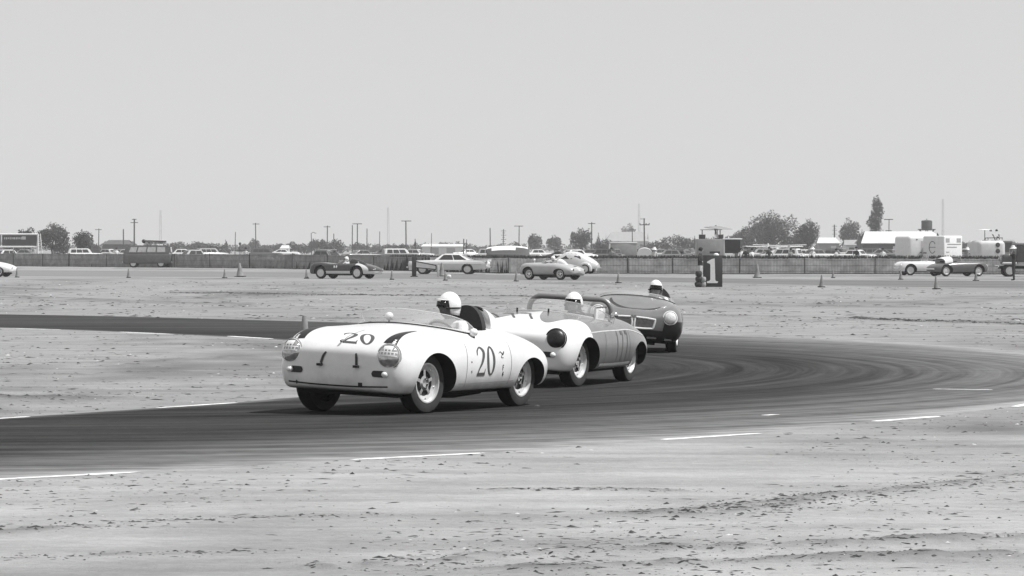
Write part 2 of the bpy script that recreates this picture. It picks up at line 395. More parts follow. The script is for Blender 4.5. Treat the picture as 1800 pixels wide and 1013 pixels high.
for k0, k1, ln in ((0, 4, 140.0), (-1, -5, 30.0)):        # the track runs on past the left of the picture
    A_, B_ = ie[k0], oe[k0]; tv = ((ie[k0]-ie[k1])+(oe[k0]-oe[k1])); tv = tv/np.linalg.norm(tv); q = MB()
    q.grid(np.array([[(*(A_*(1-v)+B_*v+tv*u*ln), .006 if 0 < j < 11 else .0008) for j, v in enumerate(np.linspace(0, 1, 12))] for u in np.linspace(0, 1, 8)]))
    o = struct(q.build('road', M_asph, smooth=False)); o.data.attributes.new('dust', 'FLOAT', 'POINT').data.foreach_set('value', [.08]*96)
    o['label'] = 'asphalt of the track running on out of the picture at the left'
def outline(): return np.concatenate([oe, ie[::-1]])
# painted edge dashes
RBV = BVHTree.FromPolygons([q.co.copy() for q in road.data.vertices], [tuple(p.vertices) for p in road.data.polygons])
def rz_at(x, y):
    l, n, i, d = RBV.ray_cast(Vector((x, y, 5)), Vector((0, 0, -1))); return (l.z if l else 0.001)+.0022
def dash(a, b, wdt, bow=0.0, off=0.0):
    (x0, y0), (x1, y1) = G(*a), G(*b); t = Vector((x1-x0, y1-y0)); nrm = Vector((-t.y, t.x)).normalized(); q = MB(); L_, R__ = [], []
    for u in np.linspace(0, 1, 14):
        p = Vector((x0, y0))+t*float(u)+nrm*(bow*4*u*(1-u)); ww = wdt*(1.0+0.25*mnoise.noise((p.x*3, p.y*3, 0)))*(0.55 if u in (0.0, 1.0) else 1)
        L_.append((p.x+nrm.x*ww/2, p.y+nrm.y*ww/2, rz_at(p.x+nrm.x*ww/2, p.y+nrm.y*ww/2))); R__.append((p.x-nrm.x*ww/2, p.y-nrm.y*ww/2, rz_at(p.x-nrm.x*ww/2, p.y-nrm.y*ww/2)))
    q.grid(np.array([L_, R__])); q.build('painted_line', M_line, road, smooth=False)
for a, b, wd in (((-90,848),(242,830.5),.12),((618,809),(850,797),.12),((1165,773.5),(1335,762.5),.12),((1535,741.5),(1650,732.5),.13),((1783,716),(1850,703),.13),
              ((-60,740),(50,733),.11),((277,717.5),(415,708.5),.11),((22,577.6),(105,580),.16),((212,584),(303,588),.16),((402,591.5),(478,596),.16),
              ((1640,685),(1745,686.5),.10),((1343,731.5),(1366,730),.10)):
    dash(a, b, wd)
# the wide far road along the fence
FU = [(-500,471),(-100,473.5),(500,477.5),(900,483),(1250,489),(1550,492),(1900,494.5),(2300,498)]
FL = [(-500,484),(-100,487),(500,489.5),(900,494),(1250,498.5),(1550,505),(1900,511),(2300,517)]
fu, fl = smooth_line(FU, 90), smooth_line(FL, 90); v9 = np.linspace(0, 1, 10)
fr = fu[:, None, :]*(1-v9[None, :, None])+fl[:, None, :]*v9[None, :, None]
mb = MB(); mb.grid(np.concatenate([fr, np.full((90, 10, 1), 0.006)], 2)); froad = struct(mb.build('far_road', M_far, smooth=False))
froad['label'] = 'wide pale tarmac road running along the fence'
at = froad.data.attributes.new('dust', 'FLOAT', 'POINT')
Uf, Vf = np.meshgrid(np.linspace(0, 1, 90), v9, indexing='ij')
at.data.foreach_set('value', (0.75*(1-sst(0.0, 0.12, Vf))+0.75*sst(0.9, 1.0, Vf)+0.22*sst(0.75, 0.2, Uf)).ravel())
# ground: one sheet to the horizon, gently uneven off the tarmac
ys = [-900, -300, -100, -30, 0, 8]; y_ = 13.0
while y_ < 9000: ys.append(y_); y_ *= 1.0055 if y_ < 50 else 1.0105 if y_ < 240 else 1.05
ys = np.array(ys)
us = np.concatenate([[-60, -12, -4, -1.2, -0.5], np.linspace(-0.24, 0.24, 200), [0.5, 1.2, 4, 12, 60]])
Yg, Ug = np.meshgrid(ys, us, indexing='ij'); Xg = Ug*np.maximum(Yg, 60.0)
Xg = np.where(np.abs(Ug) < 0.3, Ug*np.maximum(Yg, 13.0), Xg)
pts = np.stack([Xg.ravel(), Yg.ravel()], 1)
def inside(poly, p):
    r = np.zeros(len(p), bool); x, y = p[:, 0], p[:, 1]; j = len(poly)-1
    for i in range(len(poly)):
        xi, yi, xj, yj = poly[i, 0], poly[i, 1], poly[j, 0], poly[j, 1]
        c = ((yi > y) != (yj > y)); r ^= c & (x < (xj-xi)*(y-yi)/((yj-yi) if yj != yi else 1e-9)+xi); j = i
    return r
def dist_to(poly, p):
    d = np.full(len(p), 1e9)
    for q in poly[::2]: d = np.minimum(d, (p[:, 0]-q[0])**2+(p[:, 1]-q[1])**2)
    return np.sqrt(d)
POLY = outline(); FPOLY = np.concatenate([fu, fl[::-1]])
def on_road(p): return inside(POLY, p) | inside(FPOLY, p)
near = (pts[:, 1] > 5) & (pts[:, 1] < 420)
sel = np.where(near)[0]; ps = pts[sel]
dd = np.where(on_road(ps), 0, np.minimum(dist_to(POLY, ps), dist_to(FPOLY, ps)))
fade = sst(0.05, 1.6, dd)
# ridges of turned earth left by graders and wheels: (photo points, half width, height)
RIDGES = [([(560,1003),(800,985),(1000,972),(1300,962),(1500,958),(1800,945),(2000,938)], .26, .075), ([(900,1003),(1250,990),(1500,982),(1800,975),(2000,968)], .24, .065),
          ([(880,862),(1100,862),(1200,866)], .12, .035), ([(-100,700),(60,702),(150,700)], .5, .09), ([(1100,905),(1400,880),(1800,835)], .15, .035), ([(0,935),(300,915),(640,905)], .12, .025), ([(1200,905),(1350,893),(1500,868)], .10, .03), ([(-50,985),(250,975),(480,968)], .12, .025), ([(1500,560),(1900,575)], .5, .06), ([(300,515),(700,520),(1000,522)], .8, .08), ([(0,660),(300,655)], .4, .05),
          ([(-50,520),(150,528),(400,535)], 1.3, .13), ([(1150,535),(1400,538),(1900,545)], 1.0, .10), ([(200,645),(330,632),(420,628)], .5, .06), ([(-50,505),(120,512)], 1.4, .14), ([(1180,553),(1500,560),(1900,570)], .6, .07)]
zz = np.zeros(len(ps)); soil = np.zeros(len(ps)); n3 = mnoise.noise
for i, p in enumerate(ps):
    if fade[i] > 0.01:
        a, b = p[0], p[1]; k = min(1.0, b/45.0)
        zz[i] = (n3((a*0.5, b*0.5, 1))*0.016*k + n3((a*1.7, b*1.7, 2))*0.010*k+n3((a*6, b*6, 5))*0.006)
        soil[i] = min(1.0, max(0.0, n3((a*0.16, b*0.07, 9))*1.3+.7*n3((a*.9, b*.5, 19))-0.02+(.42 if a < 1 and 40 < b < 88 else 0)))*(1.0 if b > 36 else .55)
for pp, hw, hh in RIDGES:
    L_ = smooth_line(pp, 300); d = dist_to(np.repeat(L_, 2, axis=0), ps); q = np.exp(-(d/hw)**2)
    nz = np.array([n3((p[0]*.7, p[1]*1.3, 4))+.8*n3((p[0]*5, p[1]*5, 8)) for p in ps[q > 0.02]]); z2 = np.zeros(len(ps)); z2[q > 0.02] = (0.7+1.5*nz)
    zz += q*hh*.38*np.clip(z2, 0, 1.6); soil = np.maximum(soil, q*np.clip(z2, 0, 1))
zall = np.zeros(len(pts)); zall[sel] = zz*fade
sall = np.zeros(len(pts)); sall[sel] = np.clip(soil, 0, 1)*fade
gz = zall.reshape(Xg.shape); mb = MB(); mb.grid(np.stack([Xg, Yg, gz], 2))
ground = struct(mb.build('ground', M_dirt, sharp=80)); ground['label'] = 'dry pale dirt of the airfield, scuffed and littered'
at = ground.data.attributes.new('rough_soil', 'FLOAT', 'POINT'); at.data.foreach_set('value', sall)
GB = BVHTree.FromPolygons([Vector((a, b, c)) for a, b, c in zip(Xg.ravel(), Yg.ravel(), zall)], [tuple(p.vertices) for p in ground.data.polygons])
def gz_at(x, y):
    l, n, i, d = GB.ray_cast(Vector((x, y, 5)), Vector((0, 0, -1))); return l.z if l else 0.0
# clods, stones and dry stalks lying about: nobody could count them
def scatter(name, n, rd_, smin, smax, stretch, material, label, along=None):
    k = 0; V, Fc = [], []
    base = np.array([(1,0,0),(0.25,0.8,-.1),(-0.8,0.5,0),(-0.7,-0.6,0),(0.3,-0.85,0),(0.15,0.1,0.75),(0.5,0.2,0.45)]); fcs = [(0,1,6),(1,5,6),(0,6,5),(1,2,5),(2,3,5),(3,4,5),(4,0,5)]
    cand = []
    if along is None:
        d = np.exp(rd_.uniform(math.log(17), math.log(200), n*3)); x = rd_.uniform(-0.19, 0.19, n*3)*d; cand = np.stack([x, d], 1)
        pr = np.array([n3((a*0.35, b*0.16, 21)) for a, b in cand]); cand = cand[pr+rd_.uniform(-0.45, 0.35, len(pr)) > 0.02]
    else:
        for pp, hw, hh in along:
            L_ = smooth_line(pp, 400); ln = np.linalg.norm(L_[-1]-L_[0]); m = int(n*ln/60)+20
            i = rd_.integers(0, 400, m); cand.append(L_[i]+rd_.normal(0, 1, (m, 2))*np.array([0.25, hw*0.55]))
        cand = np.concatenate(cand)
    keep = ~on_road(cand); keep |= rd_.uniform(0, 1, len(cand)) < 0.05
    cand = cand[keep][:n]
    for a, b in cand:
        s = smin+(smax-smin)*rd_.uniform(0, 1)**3.5; s *= (0.45+b/70.0) if b < 90 else 2.4
        an = rd_.uniform(0, 6.28); sx = stretch*rd_.uniform(0.6, 1.4); h = s*rd_.uniform(0.2, 0.7)
        q = base*rd_.uniform(0.75, 1.25, base.shape)*np.array([s*sx, s, h]); c, sn = math.cos(an), math.sin(an)
        qx, qy = q[:, 0]*c-q[:, 1]*sn+a, q[:, 0]*sn+q[:, 1]*c+b; o = len(V); z0 = gz_at(a, b)-0.006*0
        V += list(zip(qx, qy, q[:, 2]+z0)); Fc += [tuple(o+i for i in f) for f in fcs]
    me = bpy.data.meshes.new(name); me.from_pydata(V, [], Fc); me.materials.append(material)
    ob = stuff(link(name, me)); ob['label'] = label; ob['category'] = 'debris'; return ob
M_clod = mat('earth_clod', 0.05, 0.95, var=0.5, scale=2.5); M_stalk = mat('dry_dark_stalk', 0.015, 0.9, var=0.5, scale=3); M_stone = mat('pale_stone', 0.55, 0.9, var=0.3, scale=3)  # clod colour kept dark to take in their shadows and dark vegetation
scatter('dirt_clods', 8500, np.random.default_rng(3), .005, .036, 1.25, M_clod, 'clods of earth scattered over the dirt')
scatter('dark_stalks', 9000, np.random.default_rng(4), .003, .016, 6.0, M_stalk, 'dark dry stalks and twigs scattered over the dirt')
scatter('pale_stones', 700, np.random.default_rng(5), .006, .024, 1.3, M_stone, 'small pale stones and scraps on the dirt')
scatter('turned_earth', 2200, np.random.default_rng(6), .008, .034, 1.3, M_clod, 'broken clods along the ridges of turned earth', RIDGES)
scatter('ridge_stalks', 2600, np.random.default_rng(8), .005, .018, 4.0, M_stalk, 'dark twigs caught along the ridges of turned earth', RIDGES)
# ------------------------------------------------------------------ cars
#        x     zb   yb   yr   zr   ym   zm   ys   zs   yc   zc   yv   zv   zt
R356 = [( 1.745,.40,.05,.08,.42,.10,.46,.08,.50,.06,.53,.03,.54,.545),
        ( 1.735,.30,.36,.50,.31,.58,.44,.53,.56,.42,.635,.24,.66,.665),
        ( 1.69,.265,.50,.64,.275,.70,.44,.67,.60,.55,.70,.32,.715,.725),
        ( 1.60,.25,.56,.70,.26,.765,.44,.74,.635,.615,.795,.37,.785,.80),
        ( 1.45,.245,.58,.725,.255,.80,.44,.775,.67,.645,.862,.40,.838,.85),
        ( 1.22,.245,.60,.74,.255,.825,.45,.80,.695,.66,.885,.42,.875,.897),
        ( 0.95,.25,.62,.77,.26,.84,.45,.82,.71,.665,.875,.44,.893,.922),
        ( 0.55,.25,.64,.79,.26,.85,.45,.83,.715,.68,.85,.45,.91,.95),
        ( 0.15,.25,.64,.79,.26,.855,.45,.83,.715,.69,.85,.45,.92,.96),
        (-0.30,.25,.64,.79,.26,.855,.45,.83,.71,.69,.84,.45,.91,.94),
        (-0.75,.25,.64,.79,.26,.855,.45,.83,.70,.68,.835,.43,.885,.91),
        (-1.10,.25,.62,.79,.26,.85,.45,.81,.675,.64,.795,.40,.835,.855),
        (-1.45,.25,.58,.74,.26,.81,.45,.75,.635,.575,.725,.35,.755,.77),
        (-1.68,.265,.50,.63,.275,.69,.45,.64,.58,.47,.65,.28,.67,.68),
        (-1.81,.31,.34,.44,.32,.51,.45,.46,.53,.34,.57,.19,.58,.585),
        (-1.855,.42,.04,.06,.43,.08,.45,.07,.47,.05,.49,.03,.495,.50)]
def cyl_y(cx, cz, r, y0, y1, n=56, rz=None):
    b = MB(); V = []
    for y in (y0, y1):
        for j in range(n):
            a = 2*math.pi*j/n; V.append((cx+r*math.cos(a), y, cz+(rz or r)*math.sin(a)))
    b.add(V, [(j, (j+1) % n, n+(j+1) % n, n+j) for j in range(n)]+[tuple(range(n-1, -1, -1)), tuple(range(n, 2*n))])
    return b.mesh('cut', M_well, smooth=False)
def cockpit_cut(cx, a, b_, z0, z1, e=2.8, n=48, cy=0.0):
    b = MB(); V = []
    for z in (z0, z1):
        for j in range(n):
            t = 2*math.pi*j/n; c, s = math.cos(t), math.sin(t)
            V.append((cx+a*math.copysign(abs(c)**(2/e), c), cy+b_*math.copysign(abs(s)**(2/e), s), z))
    b.add(V, [(j, (j+1) % n, n+(j+1) % n, n+j) for j in range(n)]+[tuple(range(n-1, -1, -1)), tuple(range(n, 2*n))])
    return b.mesh('cut', M_inter, smooth=False)
_cache = {}
def body_mesh(key, rows, paint, wb=(1.05, -1.05), r=.33, arch=(.385, .35), archz=(None, None), cockpit=None, nl=130, nr=104, yin=.44, zc=.34, sharpen=.6):
    k = (key, paint.name)
    if k in _cache: return _cache[k]
    raw = loft_mesh('body', rows, nl, nr, paint, sharpen)
    cuts = [cyl_y(x, zc, ar, s*yin, s*1.4, rz=az) for x, ar, az in zip(wb, arch, archz) for s in (1, -1)]
    if cockpit: cuts.append(cockpit_cut(*cockpit))
    _cache[k] = (boolean(raw, cuts), Proj(raw)); return _cache[k]
def rollM(deg, z=0.22, pitch=0, dz=0): 
    return Matrix.Translation((0, 0, z+dz)) @ Euler((R_(deg), R_(pitch), 0)).to_matrix().to_4x4() @ Matrix.Translation((0, 0, -z))
_wm = {}
def wheel(parent, x, y, R, wd, style='drum', steer=0, n=40, camber=0.0):
    s = 1 if y > 0 else -1; key = (round(R, 3), round(wd, 3), style, s, n)
    if key not in _wm:
        h = wd/2; rr = R*.64
        ty = MB(); pr = [(rr, -h*.72), (rr*1.05, -h*.95), (R*.82, -h*1.04), (R*.94, -h*.90), (R*.985, -h*.62), (R, -h*.3), (R, h*.3), (R*.985, h*.62), (R*.94, h*.90), (R*.82, h*1.04), (rr*1.05, h*.95), (rr, h*.72), (rr*.9, 0), (rr, -h*.72)]
        ty.lathe(pr, axis='Y', n=n, cap=False)
        ty.m = [1 if (i//n) in (1, 2, 8, 9) and style != 'black' else 0 for i in range(len(ty.f))]
        parts = {'tyre': ty.mesh('tyre', [M_tyre, M_tyre2])}
        rm = MB(); o = s*h
        if style == 'drum':       # bright deep rim round a dark brake drum with a lobed hub
            rm.lathe([(rr*1.03, o*.80), (rr*1.02, o*.98), (rr*.95, o*.98), (rr*.88, o*.62), (rr*.70, o*.50), (rr*.66, o*.46), (rr*.66, o*.30)], axis='Y', n=n, cap=False)
            dr = MB().lathe([(rr*.68, o*.40), (rr*.60, o*.34), (rr*.30, o*.30), (0.001, o*.30)], axis='Y', n=n, cap=False); dr.lathe([(rr*.97, -o*.30), (rr*.6, -o*.45), (.001, -o*.45)], axis='Y', n=n, cap=False)
            hb = MB().lathe([(rr*.40, o*.32), (rr*.38, o*.56), (rr*.24, o*.66), (rr*.20, o*.50), (.001, o*.48)], axis='Y', n=24, cap=False)
            for q in range(5):
                a = q*2*math.pi/5+.3; hb.box((rr*.50*math.cos(a), o*.46, rr*.50*math.sin(a)), (rr*.34, abs(o)*.2, rr*.17), Matrix.Rotation(-a, 3, 'Y'))
            for q in range(5):
                a = q*2*math.pi/5+.93; hb.lathe([(rr*.045, o*.55), (rr*.04, o*.66), (.001, o*.66)], (rr*.79*math.cos(a), 0, rr*.79*math.sin(a)), axis='Y', n=8, cap=False)
            parts['brake_drum'] = dr.mesh('brake_drum', M_drum); parts['hub'] = hb.mesh('hub', M_chrome if R > .2 else M_steel)
        else:
            rm.lathe([(rr*1.03, o*.80), (rr*1.0, o*.96), (rr*.92, o*.92), (rr*.80, o*.55), (rr*.45, o*.62), (rr*.40, o*.78), (.001, o*.84)], axis='Y', n=n, cap=False)
        parts['rim'] = rm.mesh('rim', M_steel)
        _wm[key] = parts
    P = _wm[key]; w_ = link('wheel', P['tyre'], parent); w_.location = (x, y, R); w_.rotation_euler = (R_(camber), 0, R_(steer))
    for nme in P:
        if nme != 'tyre': link(nme, P[nme], w_)
    return w_
def box_part(name, c, sz, m, parent, M=None, rot=None): return MB().box(c, sz, rot).build(name, m, parent, smooth=False, M=M)
def screen(pj, plan, hts, lean, parent, M, frame=M_inter, n=60, fr=.012):
    P = np.array(plan, float); k = len(P); Q = bsp(k, n, False) @ (P+.7*(P-bsp(k, k, False) @ P)); Hh = np.interp(np.linspace(0, 1, n), np.linspace(0, 1, len(hts)), hts)
    base, top = [], []
    for (x, y), h in zip(Q, Hh):
        b = pj.top(x, y, 0.002) or Vector((x, y, .8)); base.append(b); top.append(b+Vector((-lean*h, -y*.10*h, h)))
    mid = [a.lerp(b, .5)+Vector((.006, 0, 0)) for a, b in zip(base, top)]
    g = MB(); g.grid(np.array([[tuple(q) for q in base], [tuple(q) for q in mid], [tuple(q) for q in top]]))
    ob = g.build('windscreen', M_glass, parent, M=M)
    f_ = MB().tube(base, fr, 6).build('screen_seal', frame, ob); f2 = MB().tube(top, fr*.35, 5).build('screen_edge', M_helmet, ob)
    return ob
def steering(parent, M, y=.33, x=.12, z=.80):
    t = MB(); c = Vector((x, y, z)); ax = Vector((-.86, 0, .5)).normalized(); u = Vector((0, 1, 0)); v = ax.cross(u)
    t.tube([c+u*(.19*math.cos(a))+v*(.19*math.sin(a)) for a in np.linspace(0, 2*math.pi, 33)], .012, 6, False)
    t.tube([c-ax*.02, c-ax*.45], .018, 6)
    for a in (0, 2.1, 4.2): t.tube([c-ax*.02, c+u*(.19*math.cos(a))+v*(.19*math.sin(a))], .008, 5)
    return t.build('steering_wheel', M_inter, parent, M=M)
def fairing(y0, xf, xr, zt, hw, pj, m, parent, M, name='headrest_fairing'):
    """teardrop hump behind the driver's head, running down to the tail"""
    n, k = 28, 21; P = np.zeros((n, k, 3))
    for i, t in enumerate(np.linspace(0, 1, n)):
        x = xf+(xr-xf)*t; b = pj.top(x, y0, 0); zb = (b.z if b else .7)-.05
        ztop = zt+(zb-zt)*(t**1.35); wd = hw*(1-.72*t**1.2)
        for j, a in enumerate(np.linspace(0, math.pi, k)):
            P[i, j] = (x+.10*math.sin(a)**2*(-1)*(1-t), y0+wd*math.cos(a), zb+(ztop-zb)*math.sin(a)**.75)
    g = MB(); g.grid(P); g.f.append(tuple(range(k))); g.m.append(0)
    return g.build(name, m, parent, M=M)
def headlamp(pj, y, z, r, parent, M, style, rimmat=M_white):
    s = 1 if y > 0 else -1
    c = pj.front(y, z, 0) or Vector((1.6, y, z)); ax = Vector((1, s*.16, .20)).normalized()
    u = Vector((0, 1, 0)); u = (u-ax*u.dot(ax)).normalized(); v = ax.cross(u)
    def dome(rad, hgt, back, n=28, m=7):
        P = np.zeros((m, n, 3))
        for i, t in enumerate(np.linspace(0, 1, m)):
            q = math.cos(t*math.pi/2*.98); hh = math.sin(t*math.pi/2)
            for j in range(n):
                a = 2*math.pi*j/n; P[i, j] = c+u*(rad*q*math.cos(a))+v*(rad*q*math.sin(a))+ax*(hgt*hh-back)
        return P
    hub = MB(); pts_ = [c+u*(r*1.06*math.cos(a))+v*(r*1.06*math.sin(a))-ax*.015 for a in np.linspace(0, 2*math.pi, 37)]
    # bowl that blends the lamp into the wing
    n = 36; P = np.zeros((4, n, 3))
    for i, (rr, bk) in enumerate(((1.10, .20), (1.10, .10), (1.07, .035), (1.0, -.002))):
        for j in range(n):
            a = 2*math.pi*j/n; P[i, j] = c+u*(r*rr*math.cos(a))+v*(r*rr*math.sin(a))-ax*bk
    hub.grid(P, True); bowl = hub.build('headlight', rimmat, parent, M=M, sharp=60)
    lm = {'tape': M_lens, 'black': M_black, 'glass': mat('clear_lamp_glass', .72, .1, coat=1.0, var=.25, scale=25)}[style]
    d = MB(); d.grid(dome(r*.98, r*.50, .012), True); lens = d.build('lens', lm, bowl, sharp=80)
    MB().tube(pts_, .015 if style == 'glass' else .009, 6, False).build('lamp_rim', M_black if style == 'black' else M_helmet if style == 'glass' else M_chrome, bowl)
    if style == 'tape':       # white stone-guard tape with punched windows
        tp = MB()
        def on(a_, b_):
            a_, b_ = a_*r*.98, b_*r*.98; q = min(1, math.hypot(a_, b_)/(r*.98)); return c+u*a_+v*b_+ax*(r*.50*math.sqrt(max(0, 1-q*q))-.012+.004)
        def patch(x0, x1, y0, y1, k=6):
            Pq = np.array([[on(x0+(x1-x0)*i/k, y0+(y1-y0)*j/k) for i in range(k+1)] for j in range(k+1)]); tp.grid(Pq)
        for b0, b1 in ((-.06, .06), (.26, .36), (.52, .86)): patch(-.62 if b0 > .5 else -.85, .62 if b0 > .5 else .85, b0, b1, 14) if b0 <= .5 else patch(-.42, .42, b0, b1, 10)
        for a0 in (-.68, -.36, -.05, .26, .57): patch(a0, a0+.11, -.04, .62 if abs(a0+.05) < .5 else .34, 8)
        tp.build('tape_grid', M_helmet, bowl, sharp=80)
    return bowl
def text_on(pj, txt, mode, org, h, wd, gap, m, parent, M, sgn=1, slant=0):
    """mode side: origin (x, z) on the flank; mode top: origin (x, y) on the bonnet, read from the front"""
    if mode == 'side': fn = lambda a, b: pj.side(org[0]-sgn*a, org[1]+b, sgn)
    elif mode == 'top': fn = lambda a, b: pj.top(org[0]-b, org[1]+a)
    else: fn = lambda a, b: pj.front(org[0]+a, org[1]+b)
    for i, ch in enumerate(txt):
        st = []; o = (i-(len(txt)-1)/2)*gap
        for L_, R__ in glyph(ch):
            f = lambda A: np.stack([A[:, 0]*wd+o+slant*A[:, 1]*h/2, A[:, 1]*h/2], 1); st.append((f(np.array(L_)), f(np.array(R__))))
        strips_to('race_number', st, fn, m, parent, M)
def line_on(pj, name, fnpts, wd, m, parent, M, fn, n=8, taper=None):
    st = [stroke2d(fnpts, taper or [wd]*len(fnpts), n)]; return strips_to(name, st, fn, m, parent, M)
def turn_lamp(pj, y, z, s, parent, M, dark=M_black):
    a = 0.085; st = [(np.stack([np.linspace(-a, a, 14), np.sqrt(np.maximum(0, 1-np.abs(np.linspace(-1, 1, 14))**6))*.034], 1),
                      np.stack([np.linspace(-a, a, 14), -np.sqrt(np.maximum(0, 1-np.abs(np.linspace(-1, 1, 14))**6))*.034], 1))]
    o = strips_to('horn_grille', st, lambda p, q: pj.front(y+p, z+q, .006), dark, parent, M)
    c = pj.front(y+s*.075, z, .01)
    if c: 
        b = MB(); b.ell(c, (.045, .036, .034)); b.build('turn_lamp', M_helmet, o)
    return o
def car356(name, label, loc, yaw, roll, paint, style, nl=130, nr=104, group=None, dz=0, steer=-6):
    t = thing(name, label, 'race car', (*loc, 0), yaw, group); M = rollM(roll, dz=dz)
    me, pj = body_mesh('356%d' % nl, R356, paint, archz=(.335, .235), cockpit=(-.16, .54, .60, .36, 1.4), nl=nl, nr=nr)
    link('body', me, t, M)
    for x in (1.05, -1.05):
        for s in (1, -1): wheel(t, x, s*.622, .325, .18, 'drum', camber=s*(-2 if x < 0 else 0), steer=steer if x > 0 else 0)
    box_part('floor_pan', (0, 0, .225), (2.9, 1.15, .05), M_well, t, M)
    b = MB()
    for x in (1.05, -1.05): b.tube([(x, -.60, .30), (x, .60, .30)], .045, 8)
    b.box((-1.25, 0, .28), (.55, .5, .24)); b.tube([(-1.0, .2, .17), (-.2, .3, .15), (.3, .3, .17)], .035, 7); b.build('axles_and_gearbox', M_well, t)
    for s in (1, -1):   # seats
        st = rbox('seat', (.46, .46, .14), .05, M_inter, c=(-.22, s*.33, .42)); o = link('seat', st, t, M)
        link('backrest', rbox('backrest', (.12, .46, .46), .05, M_inter, c=(-.54, s*.33, .64)), o)
    steering(t, M)
    return t, M, pj
def side_fn(pj, s=1): return lambda a, b: pj.side(a, b, s, .003)
def top_fn(pj): return lambda a, b: pj.top(a, b, .003)

# --- the white leading car, number 20
tA = R_(28.2); YA = math.atan2(-math.cos(tA), -math.sin(tA))
def place_from(px, py, wx, wy, yaw):
    """car origin so that its point (wx, wy) stands at that spot of the ground"""
    gx, gy = G(px, py); c, s = math.cos(yaw), math.sin(yaw); return (gx-(wx*c-wy*s), gy-(wx*s+wy*c))
A_loc = place_from(751, 728, 1.05, .70, YA)
carA, MA, pj = car356('race_car', 'white open race car numbered 20 leading the three in the turn', A_loc, YA, -2.2, M_white, 'A')
for s in (1, -1):
    headlamp(pj, s*.59, .645, .124, carA, MA, 'tape')
    # black anti-glare teardrop behind each lamp
    aa = np.linspace(0, 1, 22); wL = .12*(1-aa)**.7; cx = 1.62-.58*aa; cy = s*(.60-.05*aa)
    strips_to('black_eyelid', [(np.stack([cx, cy+s*wL*.25], 1), np.stack([cx, cy-s*wL*1.0], 1))], top_fn(pj), M_black, carA, MA)
    turn_lamp(pj, s*.50, .455, s, carA, MA)
    line_on(pj, 'bonnet_strap', [(s*.18+.04, .655), (s*.20+.03, .61), (s*.215+.02, .535)], .035, M_strap, carA, MA, lambda a, b: pj.front(a, b, .006), taper=[.02, .03, .03])
    q = pj.front(s*.22+.02, .52, .012); 
    if q: box_part('strap_buckle', q, (.07, .05, .025), M_drum, carA, MA)
text_on(pj, '20', 'top', (1.545, .14), .22, .20, .20, M_number, carA, MA, slant=-.52)
text_on(pj, '20', 'side', (.05, .565), .31, .205, .215, M_number, carA, MA)
line_on(pj, 'bonnet_handle', [(1.28, .05), (1.46, .02), (1.61, .0)], .008, M_chrome, carA, MA, top_fn(pj))
q = pj.top(1.645, .0, .012); MB().tube([q+Vector((.03, 0, 0)), q+Vector((0, 0, .01)), q+Vector((-.04, 0, .005))], .012, 8).build('bonnet_emblem', M_chrome, carA, M=MA)
for s in (1, -1):
    line_on(pj, 'door_seam', [(.46, .30), (.47, .50), (.45, .76)], .006, M_midcloth, carA, MA, side_fn(pj, s)); line_on(pj, 'door_seam', [(-.50, .30), (-.52, .50), (-.50, .78)], .006, M_midcloth, carA, MA, side_fn(pj, s))
    line_on(pj, 'sill_trim', [(.60, .335), (0, .333), (-.62, .335)], .012, mat('sill_trim_grey', .45, .5, var=.1), carA, MA, side_fn(pj, s))
F2 = lambda x0, z0, k: (lambda a, b: pj.side(x0-a*k, z0+b*k))
strips_to('class_letter', [(np.array(L_), np.array(R__)) for L_, R__ in glyph('F')], F2(-.33, .485, .03), M_black, carA, MA)
line_on(pj, 'small_badge', [(-.34, .44), (-.335, .415), (-.35, .40)], .02, M_black, carA, MA, side_fn(pj))
line_on(pj, 'team_badge', [(-.24, .64), (-.28, .655), (-.33, .625), (-.36, .66), (-.29, .60), (-.34, .59)], .013, M_drum, carA, MA, side_fn(pj), taper=[.004, .009, .012, .005, .010, .004])
line_on(pj, 'small_badge', [(.37, .57), (.375, .555)], .02, M_black, carA, MA, side_fn(pj)); line_on(pj, 'small_badge', [(.37, .47), (.36, .445)], .016, M_black, carA, MA, side_fn(pj), taper=[.02, .006])
line_on(pj, 'nose_tow_eye', [(-.50, .335), (-.48, .31)], .03, M_black, carA, MA, lambda a, b: pj.front(a, b, .004)); line_on(pj, 'nose_bracket', [(.26, .33), (.31, .33)], .05, M_drum, carA, MA, lambda a, b: pj.front(a, b, .004))
line_on(pj, 'valance_shade', [(-.60, .325), (-.3, .313), (0, .31), (.3, .313), (.60, .325)], .016, M_drum, carA, MA, lambda a, b: pj.front(a, b, .002), n=14)  # dark strip paints the shade where the nose tucks under
screen(pj, [(.08, -.69), (.22, -.66), (.39, -.56), (.53, -.34), (.58, 0), (.53, .34), (.39, .56), (.22, .66), (.08, .69)], [.08, .13, .145, .15, .155, .15, .145, .12, .06], .55, carA, MA)
for (x, y, h) in ((.24, -.26, .035), (.14, .74, .03)):
    b = pj.top(x, y, -.01); m_ = MB(); m_.tube([b, b+Vector((0, 0, h))], .012, 6)
    ob = m_.build('mirror_stalk', M_drum, carA, M=MA); hd = MB(); hd.ell(b+Vector((-.0, 0, h+.035)), (.055, .045, .045)); hd.build('mirror', M_helmet, ob)
